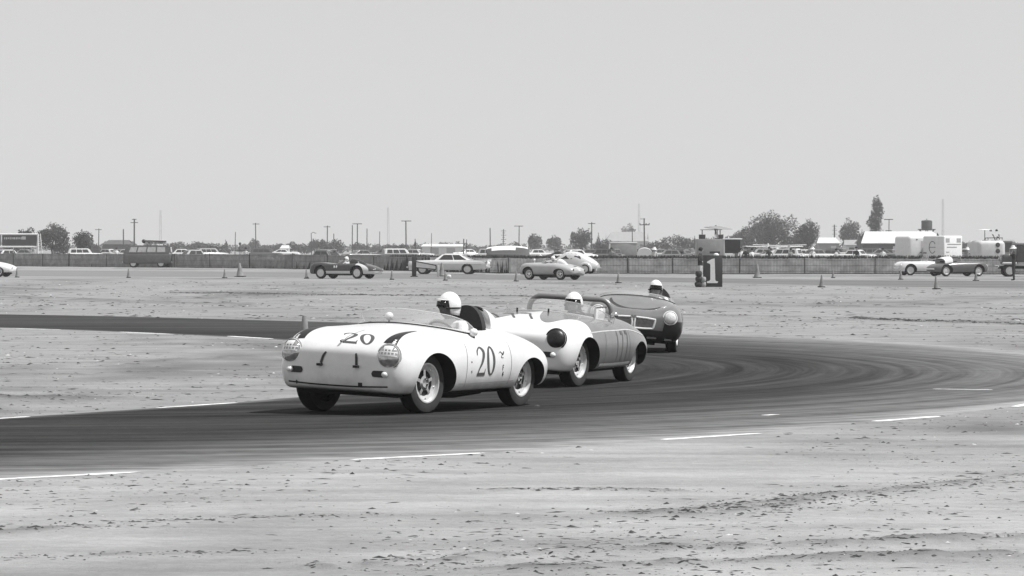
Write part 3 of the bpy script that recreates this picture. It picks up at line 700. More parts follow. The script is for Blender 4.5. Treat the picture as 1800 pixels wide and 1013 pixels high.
# padded head fairing: dark hoop in front, white teardrop behind
def arch_pad(y0, x0, hw, z0, z1, th, m, parent, M, rake=.12):
    k = 25; P = []
    for dx in (0, -th):
        P.append([(x0+dx-rake*math.sin(a), y0+hw*math.cos(a)*(1 if dx == 0 else .97), z0+(z1-z0)*math.sin(a)**.8*(1 if dx == 0 else .985)) for a in np.linspace(0, math.pi, k)])
    g = MB(); g.grid(np.array(P)); g.f += [tuple(range(k)), tuple(range(2*k-1, k-1, -1))]; g.m += [0, 0]; return g.build('headrest_pad', m, parent, M=M)
arch_pad(.25, -.44, .27, .60, 1.13, .10, M_inter, carA, MA)
MB().tube([(-.64-.12*math.sin(a), .25+.25*math.cos(a), .72+.38*math.sin(a)**.8) for a in np.linspace(0, math.pi, 25)], .018, 8).build('roll_hoop', M_drum, carA, M=MA)
fairing(.25, -.66, -1.40, 1.11, .255, pj, M_white, carA, MA)

# --- second car, two-tone, number 177, roll bar
def b_two(t, b, N, L):
    tc = N('ShaderNodeTexCoord').outputs['Object']; sp = N('ShaderNodeSeparateXYZ'); L(tc, sp.inputs[0])
    ay = _ma(t, L, 'ABSOLUTE', sp.outputs['Y']); fc = N('ShaderNodeFloatCurve'); cu = fc.mapping.curves[0]
    pts_ = [(0, .52), (.05, .70), (.13, 1.0), (.22, 1.26), (.31, 1.42), (.40, 1.47), (.48, 1.40), (.57, 1.18), (.68, .97), (.84, .93), (1, .93)]
    while len(cu.points) < len(pts_): cu.points.new(.5, .5)
    for q, (a, c) in zip(cu.points, pts_): q.location = (a, c/2)
    fc.mapping.update(); L(ay, fc.inputs['Value'])
    bd = _ma(t, L, 'MULTIPLY', fc.outputs[0], 2.0); d = _ma(t, L, 'SUBTRACT', sp.outputs['X'], bd)
    w_ = _mr(t, L, d, -.006, .006, 0, 1); n = _noise(t, L, tc, 4, 6)
    v = _mix(t, L, w_, _mr(t, L, n, .3, .7, .16, .20), _mr(t, L, n, .3, .7, .75, .80))
    L(v, b.inputs['Base Color']); b.inputs['Roughness'].default_value = .25; b.inputs['Coat Weight'].default_value = .5
M_two = node_mat('two_tone_paint', b_two)
tB = R_(19.5); YB = math.atan2(-math.cos(tB), -math.sin(tB))
B_loc = place_from(1018, 681, 1.05, .70, YB)
carB, MBm, pj = car356('race_car', 'two-tone grey race car with white nose and roll bar, second in line', B_loc, YB, -3.2, M_two, 'B')
for s in (1, -1): headlamp(pj, s*.59, .655, .122, carB, MBm, 'black', M_two); turn_lamp(pj, s*.50, .455, s, carB, MBm)
text_on(pj, '177', 'top', (1.14, -.20), .42, .20, .235, M_number, carB, MBm, slant=-.62)
text_on(pj, '177', 'side', (-.20, .54), .38, .12, .19, mat('grey_number', .10, .5, var=.2), carB, MBm)
for s in (1, -1):
    line_on(pj, 'belt_moulding', [(.98, .725), (.5, .735), (0, .735), (-.6, .73), (-1.3, .64)], .014, M_steel, carB, MBm, side_fn(pj, s), n=12)
    line_on(pj, 'sill_strip', [(.60, .312), (0, .308), (-.62, .312)], .035, M_helmet, carB, MBm, side_fn(pj, s))
    line_on(pj, 'door_seam', [(.46, .30), (.47, .50), (.45, .72)], .006, M_drum, carB, MBm, side_fn(pj, s)); line_on(pj, 'door_seam', [(-.50, .30), (-.52, .50), (-.50, .72)], .006, M_drum, carB, MBm, side_fn(pj, s))
line_on(pj, 'wing_badge', [(1.22, .52), (1.19, .52), (1.22, .49), (1.19, .475), (1.215, .455)], .01, M_drum, carB, MBm, side_fn(pj))
for y in (-.30, .12):
    q = pj.top(.66, y, .0); MB().tube([q, q+Vector((0, 0, .05))], .012, 7).build('bonnet_pin', M_black, carB, M=MBm)
line_on(pj, 'tow_hole', [(.37, .41), (.38, .41)], .035, M_black, carB, MBm, lambda a, b: pj.front(a, b, .004))
screen(pj, [(-.16, -.67), (.14, -.66), (.34, -.56), (.48, -.34), (.53, 0), (.48, .34), (.34, .56), (.14, .66), (-.16, .67)], [.05, .10, .13, .14, .145, .15, .14, .11, .06], .5, carB, MBm, M_steel, fr=.009)
rb = [(-.56, -.56, .60), (-.56, -.56, .90)]+[(-.56, -.56+.16*(1-math.cos(a)), .94+.16*math.sin(a)) for a in np.linspace(0, math.pi/2, 8)]
rb += [(-.56, -y, z) for (x, y, z) in rb[::-1]]
MB().tube(rb, .035, 12).build('roll_bar', mat('roll_bar_paint', .24, .35, metal=.3, var=.1), carB, M=MBm)
for a in ([(.30, .62, .84), (.02, .655, .86), (-.02, .66, 1.03), (.22, .60, 1.02)],):
    qf = MB().tube(a+[a[0]], .012, 7, False).build('quarter_light_frame', M_chrome, carB, M=MBm); MB().add(a, [(0, 1, 2, 3)]).build('quarter_light', mat('bright_quarter_glass', .75, .2, alpha=.7), qf, smooth=False)  # the pane's bright look is put into its whitish colour
q = pj.top(-.10, .73, -.01); ob = MB().tube([q, q+Vector((-.03, .02, .09))], .012, 6).build('mirror_stalk', M_chrome, carB, M=MBm)
MB().ell(q+Vector((-.03, .02, .12)), (.05, .05, .045)).build('mirror', M_chrome, ob)

# --- third car, dark lower body, framed split grille
RC = [list(r) for r in R356]
for r in RC:
    if r[0] > .9: q_ = min(1, (r[0]-.7)/.5); r[13] -= .12*q_; r[12] -= .10*q_
    if r[0] > 1.55: r[13] += .06; r[12] += .05
    if r[0] > 1.0:
        for k in (2, 3, 5, 7, 9): r[k] *= 1.0+.10*min(1, (r[0]-1.0)/.7) if r[0] < 1.88 else 1.5
for r in RC:
    for k in (2, 3, 5, 7, 9, 11): r[k] *= .95
def b_c(t, b, N, L):
    tc = N('ShaderNodeTexCoord').outputs['Object']; sp = N('ShaderNodeSeparateXYZ'); L(tc, sp.inputs[0])
    n = _noise(t, L, tc, 4, 6); mk = _mr(t, L, _ma(t, L, 'SUBTRACT', sp.outputs['Z'], _ma(t, L, 'MULTIPLY', _ma(t, L, 'MULTIPLY', _mr(t, L, _ma(t, L, 'ABSOLUTE', sp.outputs['Y']), .49, .52, 0, .17), _mr(t, L, sp.outputs['X'], 1.30, 1.36, 0, 1)), 1.0)), .405, .425, 0, 1); v = _mix(t, L, mk, _mr(t, L, n, .3, .7, .008, .015), _mr(t, L, n, .3, .7, .14, .18)); L(_ma(t, L, 'MULTIPLY', mk, .7), b.inputs['Coat Weight'])
    L(v, b.inputs['Base Color']); b.inputs['Roughness'].default_value = .34; b.inputs['Specular IOR Level'].default_value = .28
M_carC = node_mat('grey_over_black_paint', b_c)
tC = R_(3.0); YC = math.atan2(-math.cos(tC), -math.sin(tC))
C_loc = place_from(1186, 620, 1.05, .70, YC)
carC = thing('race_car', 'grey over black open race car with framed split grille, last of the three', 'race car', (*C_loc, 0), YC); MC = rollM(-5.0)
me, pj = body_mesh('C', RC, M_carC, cockpit=(-.20, .50, .58, .36, 1.4)); link('body', me, carC, MC)
for x in (1.05, -1.05):
    for s in (1, -1): wheel(carC, x, s*.655, .325, .18, 'disc', steer=-5 if x > 0 else 0)
box_part('floor_pan', (0, 0, .225), (2.9, 1.15, .05), M_well, carC, MC); box_part('sump_guard', (1.25, .1, .195), (.4, .55, .06), M_well, carC, MC)
for s in (1, -1):
    headlamp(pj, s*.60, .64, .105, carC, MC, 'glass', M_carC)
    line_on(pj, 'bumperette', [(s*.24, .30), (s*.40, .30)] if s > 0 else [(-.40, .30), (-.24, .30)], .022, M_chrome, carC, MC, lambda a, b: pj.front(a, b, .03)); line_on(pj, 'bumperette', [(s*.53, .29), (s*.64, .29)], .02, M_chrome, carC, MC, lambda a, b: pj.front(a, b, .03))
ff = lambda a, b: pj.front(a, b, .012)
for s in (1, -1):
    fr_ = [(s*.02, .43), (s*.18, .43), (s*.33, .44), (s*.345, .50), (s*.36, .59), (s*.20, .60), (s*.03, .605), (s*.02, .52), (s*.02, .43)]
    g3 = [pj.front(a, b, .016) for a, b in [(p[0]+(q[0]-p[0])*k/4, p[1]+(q[1]-p[1])*k/4) for p, q in zip(fr_, fr_[1:]) for k in range(4)]]; g3 = [q for q in g3 if q]
    go = MB().tube(g3+[g3[0]], .017, 8, False).build('grille_frame', M_helmet, carC, M=MC)
    st = [(np.array([(s*.03, z), (s*.14, z), (s*.24, z), (s*.34, z)]), np.array([(s*.03, z-.03), (s*.14, z-.03), (s*.24, z-.03), (s*.34, z-.03)])) for z in np.arange(.455, .60, .03)]
    strips_to('grille_mesh', st, lambda a, b: pj.front(a, b, .006), mat('grille_mesh_grey', .20, .5, metal=.4, var=.3, scale=30), go)
MB().box(pj.front(0, .60, .02), (.03, .09, .07)).build('grille_badge', M_chrome, carC, M=MC)
line_on(pj, 'bonnet_gap', [(.80, -.42), (1.12, -.39), (1.38, -.20), (1.43, .06), (1.34, .32), (1.24, .42)], .03, M_black, carC, MC, top_fn(pj), n=14, taper=[.02, .07, .13, .13, .09, .015])
line_on(pj, 'cowl_gap', [(.40, -.48), (.55, -.20), (.58, .10), (.50, .45), (.40, .58)], .016, M_black, carC, MC, top_fn(pj), n=14)
screen(pj, [(-.1, -.64), (.2, -.60), (.42, -.3), (.47, 0), (.42, .3), (.2, .60), (-.1, .64)], [.03, .05, .06, .06, .06, .05, .03], .5, carC, MC, M_inter, fr=.010)
arch_pad(.36, -.55, .22, .62, 1.10, .10, M_inter, carC, MC); fairing(.36, -.66, -1.4, 1.07, .2, pj, M_carC, carC, MC); steering(carC, MC)
for s in (1, -1): o = link('seat', rbox('seat', (.46, .44, .14), .05, M_inter, c=(-.22, s*.33, .42)), carC, MC)
# ------------------------------------------------------------------ people
def head_geo(b, c, yaw, pitch, mi=0, k=1.0):
    """skull with brow, nose, mouth, chin and ears; local x is where the face looks"""
    n, m = 32, 22; Rm = Euler((0, R_(pitch), R_(yaw))).to_matrix(); P = np.zeros((m, n, 3))
    for i, a in enumerate(np.linspace(.04, math.pi-.04, m)):
        for j in range(n):
            t = 2*math.pi*j/n; x, y, z = math.sin(a)*math.cos(t), math.sin(a)*math.sin(t), math.cos(a)
            r = 1.0; f = max(0, x)
            g = lambda y0, z0, sy, sz: math.exp(-((y-y0)/sy)**2-((z-z0)/sz)**2)
            r += f*(.26*g(0, -.12, .14, .14)+.12*g(0, .02, .09, .18)+.06*g(0, .26, .5, .10)-.10*(g(.34, .08, .16, .12)+g(-.34, .08, .16, .12))+.06*g(0, -.44, .22, .06)-.05*g(0, -.52, .25, .04)+.07*g(0, -.78, .28, .14))
            r += .14*(math.exp(-((x+.05)/.16)**2-((z+.02)/.26)**2))*(abs(y) > .7)
            wdt = 1-.22*max(0, -z)**1.5
            P[i, j] = Vector(c)+Rm @ Vector((.098*x*r*k, .077*y*r*wdt*k, .122*z*k*(1 if z > 0 else 1.0)))
    o = len(b.v); b.grid(P, True, mi); b.f += [tuple(range(o+n-1, o-1, -1)), tuple(range(o+(m-1)*n, o+m*n))]; b.m += [mi]*2
def person(name_label, loc, yaw, J, Rad, E, head, mats, pick, vox=.014, cat='person', hat=None, group=None, Mx=None, goggles=True):
    """J joints, Rad radii, E bones; skin -> one continuous surface; pick(center)->material index"""
    t = thing('person', name_label, cat, loc, yaw, group)
    keys = list(J); me = bpy.data.meshes.new('sk'); me.from_pydata([J[k] for k in keys], [(keys.index(a), keys.index(b)) for a, b in E], [])
    o = bpy.data.objects.new('sk', me); C.objects.link(o); o.modifiers.new('s', 'SKIN')
    for i, k in enumerate(keys):
        d = me.skin_vertices[0].data[i]; d.radius = (Rad[k], Rad[k]) if not hasattr(Rad[k], '__len__') else Rad[k]; d.use_root = (k == 'pelvis')
    sd = o.modifiers.new('d', 'SUBSURF'); sd.levels = 1; sd.render_levels = 1
    ev = evaluated(o); bpy.data.objects.remove(o)
    b = MB(); b.add([q.co for q in ev.vertices], [tuple(p.vertices) for p in ev.polygons]); hc, hy, hp = head; head_geo(b, hc, hy, hp)
    m2 = b.mesh('p', mats, smooth=False); o = bpy.data.objects.new('p', m2); C.objects.link(o)
    md = o.modifiers.new('r', 'REMESH'); md.mode = 'VOXEL'; md.voxel_size = vox; sm = o.modifiers.new('m', 'SMOOTH'); sm.factor = .5; sm.iterations = 2
    ev = evaluated(o); bpy.data.objects.remove(o)
    bm = bmesh.new(); bm.from_mesh(ev); left = set(bm.verts); best = []          # keep the one connected body
    while left:
        st_ = [left.pop()]; comp = []
        while st_:
            v_ = st_.pop(); comp.append(v_)
            for e_ in v_.link_edges:
                w_ = e_.other_vert(v_)
                if w_ in left: left.discard(w_); st_.append(w_)
        if len(comp) > len(best): best = comp
    keep_ = set(best); bmesh.ops.delete(bm, geom=[v_ for v_ in bm.verts if v_ not in keep_], context='VERTS'); bm.to_mesh(ev); bm.free()
    ev.materials.clear()
    for q in mats: ev.materials.append(q)
    idx = [pick(Vector(p.center)) for p in ev.polygons]; ev.polygons.foreach_set('material_index', idx); ev.polygons.foreach_set('use_smooth', [True]*len(idx))
    link('body', ev, t, Mx)
    Rm = Euler((0, R_(hp), R_(hy))).to_matrix().to_4x4(); Hm = (Mx if Mx is not None else Matrix()) @ Matrix.Translation(hc) @ Rm
    if hat == 'helmet':
        n, m = 36, 14; P = np.zeros((m, n, 3))
        for i, u in enumerate(np.linspace(0, 1, m)):
            for j in range(n):
                a = 2*math.pi*j/n; cf = math.cos(a)
                low = -.085 if cf < .15 else (-.085+(.145)*min(1, (cf-.15)/.35))           # cut away for the face, down over the ears
                zt = math.cos(u*math.pi/2*.0+u*math.pi*.5); z = low+(.150-low)*zt
                q = math.sqrt(max(0, 1-(max(z, -.02)/.150)**2))*(1 if z > -.02 else 1-.04*(-.02-z)/.06)
                P[i, j] = (.128*q*math.cos(a)-.012, .112*q*math.sin(a), z+.012)
        g = MB(); g.grid(P, True); o1 = len(g.v)-n; hm = g.build('helmet', M_helmet, t, M=Hm, sharp=70)
        sd = hm.modifiers.new('t', 'SOLIDIFY'); sd.thickness = .008; sd.offset = 1
        br = MB(); Pb = np.zeros((3, 17, 3))
        for i, u in enumerate((0, .5, 1)):
            for j, a in enumerate(np.linspace(-1.15, 1.15, 17)):
                ext = .045*u*max(0, math.cos(a*1.2)); Pb[i, j] = ((.118+ext)*math.cos(a)-.010, .112*math.sin(a)*(1+.05*u), .072-.012*u*math.cos(a)+.006)
        br.grid(Pb); po = br.build('peak', M_helmet, hm); s2 = po.modifiers.new('t', 'SOLIDIFY'); s2.thickness = .007
        st = MB(); st.tube([(.125*math.cos(a)-.012, .120*math.sin(a), -.005-.02*math.cos(a)) for a in np.linspace(.9, 2*math.pi-.9, 24)], .010, 6); st.build('goggle_strap', M_dkcloth, hm)
    elif hat == 'sunhat':
        MB().lathe([(.20, -.02), (.19, .0), (.115, .045), (.11, .10), (.085, .145), (.001, .15)], n=28, cap=False).build('sun_hat', M_helmet, t, M=Hm @ Matrix.Translation((0, 0, .02)))
    elif hat == 'cap':
        g = MB().lathe([(.112, .0), (.118, .04), (.10, .10), (.06, .135), (.001, .145)], n=24, cap=False); g.box((.13, 0, .01), (.12, .15, .012)); g.build('cap', M_dkcloth, t, M=Hm @ Matrix.Translation((0, 0, .03)))
    else:
        MB().lathe([(.098, -.03), (.106, .03), (.095, .09), (.05, .13), (.001, .138)], n=24, cap=False).build('hair', M_dkcloth, t, M=Hm @ Matrix.Translation((-.012, 0, .0)))
    if hat == 'helmet' and goggles:  # dark goggle band, also paints the shade under the helmet peak
        g = MB(); Pg = np.array([[(.112*math.cos(a)+.006, .098*math.sin(a), z) for a in np.linspace(-1.0, 1.0, 15)] for z in (-.012, .018, .05)]); g.grid(Pg)
        go = g.build('goggles', M_goggle_shade, t, M=Hm, sharp=80); s2 = go.modifiers.new('t', 'SOLIDIFY'); s2.thickness = .012; s2.offset = 1
    return t
def add_hand(J, Rd, E, wrist, key, d, side, up, curl=.5):
    """palm with four bent fingers of unequal length and a thumb from its side"""
    w_ = Vector(J[wrist]); d = Vector(d).normalized(); s = Vector(side).normalized(); u = Vector(up).normalized()
    p = w_+d*.055; J[key+'p'] = tuple(p); Rd[key+'p'] = (.034, .018); E.append((wrist, key+'p'))
    for i, (off, ln) in enumerate(((-.030, .062), (-.010, .075), (.010, .070), (.030, .054))):
        a = p+d*.035+s*off; b_ = a+d*ln*.5-u*ln*curl*.35; c_ = b_+d*ln*.3-u*ln*curl*.8
        for q, v in (('a', a), ('b', b_), ('c', c_)): J['%s%d%s' % (key, i, q)] = tuple(v); Rd['%s%d%s' % (key, i, q)] = .0105 if q != 'c' else .009
        E += [(key+'p', '%s%da' % (key, i)), ('%s%da' % (key, i), '%s%db' % (key, i)), ('%s%db' % (key, i), '%s%dc' % (key, i))]
    a = p-d*.02-s*.036; b_ = a-s*.022+d*.03-u*.01
    for q, v in (('ta', a), ('tb', b_)): J[key+q] = tuple(v); Rd[key+q] = .0105
    E += [(key+'p', key+'ta'), (key+'ta', key+'tb')]
def driver(label, car_loc, car_yaw, M, y=.33, x=-.30, head_yaw=0, shirt=M_shirt, vox=.0105, ztop=1.25, group=None, skin=None):
    k = (ztop-.30)/.92; J = {}; Rd = {}; E = []
    def add(n, p, r, fr=None):
        J[n] = p; Rd[n] = r
        if fr: E.append((fr, n))
    hz = ztop-.155
    add('pelvis', (x-.02, y, .52), (.15, .12)); add('waist', (x-.07, y, .62), (.14, .11), 'pelvis'); add('chest', (x-.12, y, .80), (.17, .12), 'waist'); add('neck', (x-.11, y, hz-.17), .062, 'chest'); add('neck2', (x-.085, y, hz-.08), .055, 'neck')
    for s, n in ((1, 'l'), (-1, 'r')):
        add(n+'sh', (x-.10, y+s*.185, hz-.175), .078, 'chest'); add(n+'el', (x+.10, y+s*.25, hz-.40), .052, n+'sh'); add(n+'wr', (x+.33, y+s*.15, hz-.30), .030, n+'el')
        add_hand(J, Rd, E, n+'wr', n+'h', (.8, -s*.25, .35), (0, -s*1, 0), (.2, 0, 1), .9)
        add(n+'hip', (x+.02, y+s*.10, .52), .095, 'pelvis'); add(n+'kn', (x+.46, y+s*.13, .62), .068, n+'hip'); add(n+'an', (x+.80, y+s*.10, .44), .045, n+'kn'); add(n+'ft', (x+.93, y+s*.10, .46), .04, n+'an')
    def pick(c):
        if c.z > hz-.125 and abs(c.x-x) < .25 and abs(c.y-y) < .115: return 1
        if c.x > x+.36 and c.z > .66: return 1
        if c.x > x+.06 and c.z < .72: return 2
        return 0
    return person(label, (*car_loc, 0), car_yaw, J, Rd, E, ((x-.06, y, hz), head_yaw, -7), [shirt, skin or M_skin, M_dkcloth], pick, vox, hat='helmet', Mx=M, group=group)
def standing(label, loc, yaw, h=1.75, arms='down', top=M_ltcloth, legs=M_dkcloth, hat=None, vox=.022, lean=0, group=None, z0=0.0):
    k = h/1.75; J = {}; Rd = {}; E = []
    def add(n, p, r, fr=None):
        J[n] = tuple(q*k for q in p); Rd[n] = r*k if not hasattr(r, '__len__') else (r[0]*k, r[1]*k)
        if fr: E.append((fr, n))
    add('pelvis', (0, 0, .95), (.15, .11)); add('waist', (0, 0, 1.08), (.135, .10), 'pelvis'); add('chest', (lean*.5, 0, 1.30), (.165, .11), 'waist'); add('neck', (lean*.8, 0, 1.46), .06, 'chest'); add('neck2', (.015+lean*.9, 0, 1.54), .055, 'neck')
    for s, n in ((1, 'l'), (-1, 'r')):
        add(n+'sh', (lean*.6, s*.18, 1.40), .06, 'chest')
        if arms == 'down': add(n+'el', (-.03, s*.25, 1.12), .045, n+'sh'); add(n+'wr', (.06, s*.25, .88), .032, n+'el'); hd = (.25, 0, -1); si = (1, 0, 0); up = (0, -s, 0)
        elif arms == 'face': add(n+'el', (.20, s*.26, 1.24), .045, n+'sh'); add(n+'wr', (.20, s*.10, 1.50), .032, n+'el'); hd = (-.1, -s*.3, 1); si = (0, s, 0); up = (1, 0, 0)
        else: add(n+'el', (.04, s*.27, 1.14), .045, n+'sh'); add(n+'wr', (.28, s*.18, 1.10), .032, n+'el'); hd = (1, 0, .1); si = (0, s, 0); up = (0, 0, 1)
        add_hand(J, Rd, E, n+'wr', n+'h', hd, si, up)
        add(n+'hip', (0, s*.095, .90), .095, 'pelvis'); add(n+'kn', (.02, s*.10, .50), .065, n+'hip'); add(n+'an', (-.01, s*.11, .10), .046, n+'kn'); add(n+'he', (-.03, s*.11, .045), .042, n+'an'); add(n+'ft', (.14, s*.125, .04), .038, n+'he')
    def pick(c):
        z = c.z/k
        if z > 1.49: return 1
        if arms != 'down' and c.x > .17*k and z > 1.0: return 1
        if z < .95: return 2 if z > .09 and abs(c.y) < .2*k or z < .8 else (1 if abs(c.y) > .2*k else 2)
        return 0
    return person(label, (*loc, z0), yaw, J, Rd, E, ((.03*k+lean*k, 0, 1.635*k), 0, 6), [top, M_skin, legs], pick, vox, hat=hat, group=group, goggles=False)
def seated(label, loc, yaw, z0, top=M_dkcloth, vox=.03, hat=None):
    J = {}; Rd = {}; E = []
    def add(n, p, r, fr=None):
        J[n] = p; Rd[n] = r
        if fr: E.append((fr, n))
    add('pelvis', (0, 0, .13), (.15, .12)); add('waist', (0, 0, .26), (.13, .10), 'pelvis'); add('chest', (.02, 0, .46), (.16, .11), 'waist'); add('neck', (.03, 0, .62), .06, 'chest'); add('neck2', (.04, 0, .69), .055, 'neck')
    for s, n in ((1, 'l'), (-1, 'r')):
        add(n+'sh', (.02, s*.17, .56), .06, 'chest'); add(n+'el', (.12, s*.24, .30), .045, n+'sh'); add(n+'wr', (.32, s*.14, .26), .032, n+'el'); add_hand(J, Rd, E, n+'wr', n+'h', (1, 0, -.2), (0, s, 0), (0, 0, 1))
        add(n+'hip', (.03, s*.10, .12), .09, 'pelvis'); add(n+'kn', (.40, s*.13, .34), .065, n+'hip'); add(n+'an', (.56, s*.12, .055), .045, n+'kn'); add(n+'ft', (.70, s*.12, .045), .038, n+'an')
    pick = lambda c: 1 if c.z > .66 or c.x > .30 and c.z > .2 and c.z < .33 and abs(c.y) < .12 else (2 if c.x > .1 and c.z < .45 else 0)
    return person(label, (*loc, z0), yaw, J, Rd, E, ((.06, 0, .79), 0, 4), [top, M_skin, M_dkcloth], pick, vox, hat=hat)
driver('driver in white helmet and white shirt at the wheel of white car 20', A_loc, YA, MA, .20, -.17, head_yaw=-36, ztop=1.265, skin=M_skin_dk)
driver('driver in white helmet under the roll bar of the two-tone car', B_loc, YB, MBm, .14, -.20, head_yaw=4, ztop=1.175)
driver('driver in white helmet and dark goggles in the car with split grille', C_loc, YC, MC, .29, -.27, head_yaw=8, ztop=1.215)
# ------------------------------------------------------------------ traffic cones along the roads
M_cone = mat('traffic_cone_rubber', .20, .7, var=.25, scale=6); M_cbase = mat('cone_base_rubber', .02, .8, var=.3)
def cone(px, py, h, label, wide=1.0, lean=0, cut=.035):
    x, y = G(px, py); t = thing('traffic_cone', label, 'traffic cone', (x, y, 0.006), random.uniform(0, 1.5), 'traffic cones along the roads')
    t.rotation_euler.x = R_(lean)
    MB().lathe([(.235*h*wide, .03), (.215*h*wide, .05), (.135*h*wide, .5*h), (max(cut, .06*h)*wide, h*.985), (max(cut, .06*h)*.8*wide, h)], n=18).build('cone_body', M_cone, t)
    link('cone_base', rbox('cone_base', (.52*h*wide, .52*h*wide, .045), .012, M_cbase, 2, c=(0, 0, .0225)), t)
for i, (px, py, h, lab, wd) in enumerate((
    (30,488,.55,'short dark traffic cone just right of the white car tail at the left edge',.9), (226,488.5,.52,'lone dark traffic cone below the van with the roof sign',.9),
    (395,489,.50,'squat dark traffic cone left of a taller pointed one',.9), (422,487,.80,'tall wide traffic cone right of a squat one, left of the dark racer',1.25),
    (539,490,.50,'small traffic cone just in front of the dark racer',.85), (689,492,.52,'small traffic cone just behind the dark racer',.85),
    (777,486,.82,'tall traffic cone in front of the pale finned sedan',1.1), (783,493.5,.50,'small traffic cone standing before the tall one by the pale sedan',.85),
    (907.5,495,.52,'small traffic cone ahead of the pale grey race car',.9), (1087,498,.50,'small traffic cone left of the third race car helmet',.9),
    (1331,488.5,.78,'tall traffic cone right of the number 1 board',1.15), (1444,505.5,.55,'dark traffic cone right of centre on the near edge of the far road',.9),
    (1464.5,489,.45,'small pale traffic cone at the far edge right of the tall one',.9), (1583.5,492,.52,'traffic cone in front of the white parked roadster',.9),
    (1646,509,.56,'dark traffic cone in front of the dark convertible, nearest of the right group',.9), (1715.5,494,.48,'traffic cone by the front wheel of the dark convertible',1.0))):
    cone(px, py, h, lab, wd, random.uniform(-4, 4))
cone(534, 628, .66, 'blunt traffic cone behind the left wing of white car 20', .8, 2, .05)

# ------------------------------------------------------------------ far cars on the road
def b_d(t, b, N, L):
    tc = N('ShaderNodeTexCoord').outputs['Object']; sp = N('ShaderNodeSeparateXYZ'); L(tc, sp.inputs[0]); n = _noise(t, L, tc, 4, 6)
    ay = _ma(t, L, 'ABSOLUTE', sp.outputs['Y'])
    low = _ma(t, L, 'MULTIPLY', _mr(t, L, sp.outputs['Z'], .40, .42, 1, 0), _mr(t, L, sp.outputs['X'], 1.25, 1.3, 1, 0))
    tail = _ma(t, L, 'MULTIPLY', _mr(t, L, sp.outputs['X'], -1.05, -1.1, 0, 1), _mr(t, L, _ma(t, L, 'ADD', ay, _ma(t, L, 'MULTIPLY', sp.outputs['X'], .3)), .10, .12, 0, 1))
    v = _mix(t, L, _ma(t, L, 'MAXIMUM', low, tail), _mr(t, L, n, .3, .7, .03, .045), .55)
    L(v, b.inputs['Base Color']); b.inputs['Roughness'].default_value = .22; b.inputs['Coat Weight'].default_value = .5
M_carD = node_mat('dark_paint_pale_tail', b_d)
RD = [[r[0]*(1.12 if r[0] > 0 else 1.22)]+list(r[1:]) for r in R356]
for r in RD:
    if r[0] < -1.0:
        q = min(1, (-1.0-r[0])/1.3)
        for k in (8, 10, 12, 13): r[k] -= .05*q
        for k in (2, 3, 5, 7, 9, 11): r[k] *= 1-.18*q
    if -.9 < r[0] < 1.0: r[13] -= .14; r[12] -= .12; r[10] -= .03
aD = R_(28); YD = math.pi-aD
D_loc = place_from(628, 490.5, -1.17, .68, YD)
carD = thing('race_car', 'dark low race car with pale tail passing along the far road', 'race car', (*D_loc, 0), YD); MD = rollM(2)
me, pj = body_mesh('D', RD, M_carD, wb=(1.17, -1.17), arch=(.40, .40), cockpit=(-.12, .50, .60, .36, 1.4), nl=80, nr=64); link('body', me, carD, MD)
for x in (1.17, -1.17):
    for s in (1, -1): wheel(carD, x, s*.655, .335, .17, 'disc', n=28)
fairing(.30, -.58, -1.7, 1.12, .23, pj, M_carD, carD, MD); steering(carD, MD)
box_part('floor_pan', (0, 0, .22), (2.6, 1.1, .05), M_well, carD, MD)
screen(pj, [(-.1, -.64), (.15, -.6), (.34, -.3), (.38, 0), (.34, .3), (.15, .60), (-.1, .64)], [.10, .16, .2, .2, .2, .16, .10], .6, carD, MD, M_inter, n=30)
for s in (1, -1): text_on(pj, '67', 'side', (.20, .64), .22, .10, .13, M_helmet, carD, MD, s) if False else line_on(pj, 'number_disc', [(.26, .70), (.22, .64), (.24, .58)], .1, M_helmet, carD, MD, side_fn(pj, s), taper=[.05, .11, .05])
for s in (1, -1): line_on(pj, 'number_disc', [(.10, .71), (.08, .64), (.12, .58)], .1, M_helmet, carD, MD, side_fn(pj, s), taper=[.05, .10, .04])
for y in (.42, -.42):
    q = pj.front(y, .52, .01, -1); MB().ell(q, (.04, .06, .06)).build('tail_lamp', M_chrome, carD, M=MD) if q else None
driver('driver in pale helmet in the dark race car on the far road', D_loc, YD, MD, .30, -.16, head_yaw=10, ztop=1.22, vox=.03)
M_e = mat('pale_grey_car_paint', .42, .3, var=.06, coat=.4, dirt=.3)
aE = R_(38); YE = math.pi-aE; E_loc = place_from(984, 492.5, -1.05, .70, YE)
carE, ME, pj = car356('race_car', 'pale grey open race car seen from behind on the far road', E_loc, YE, 3, M_e, 'E', 70, 56, steer=0)
fairing(.28, -.64, -1.3, 1.12, .20, pj, M_helmet, carE, ME)
screen(pj, [(-.1, -.66), (.15, -.64), (.36, -.5), (.50, 0), (.36, .5), (.15, .64), (-.1, .66)], [.10, .18, .22, .22, .22, .18, .10], .55, carE, ME, M_inter, n=30)
b_ = lambda a, b: pj.front(a, b, .006, -1)
line_on(pj, 'rear_plate', [(-.12, .60), (.12, .60)], .20, M_helmet, carE, ME, b_); line_on(pj, 'engine_grille', [(-.14, .73), (.14, .73)], .05, M_black, carE, ME, b_)
for y in (-.48, .48):
    q = pj.front(y, .52, .01, -1); MB().ell(q, (.03, .04, .05)).build('tail_lamp', M_drum, carE, M=ME) if q else None
q = pj.top(.9, .45, 0); ob = MB().tube([q, q+Vector((0, 0, .12))], .015, 6).build('mirror_stalk', M_helmet, carE, M=ME); MB().ell(q+Vector((0, 0, .16)), (.06, .06, .06)).build('mirror', M_helmet, ob)
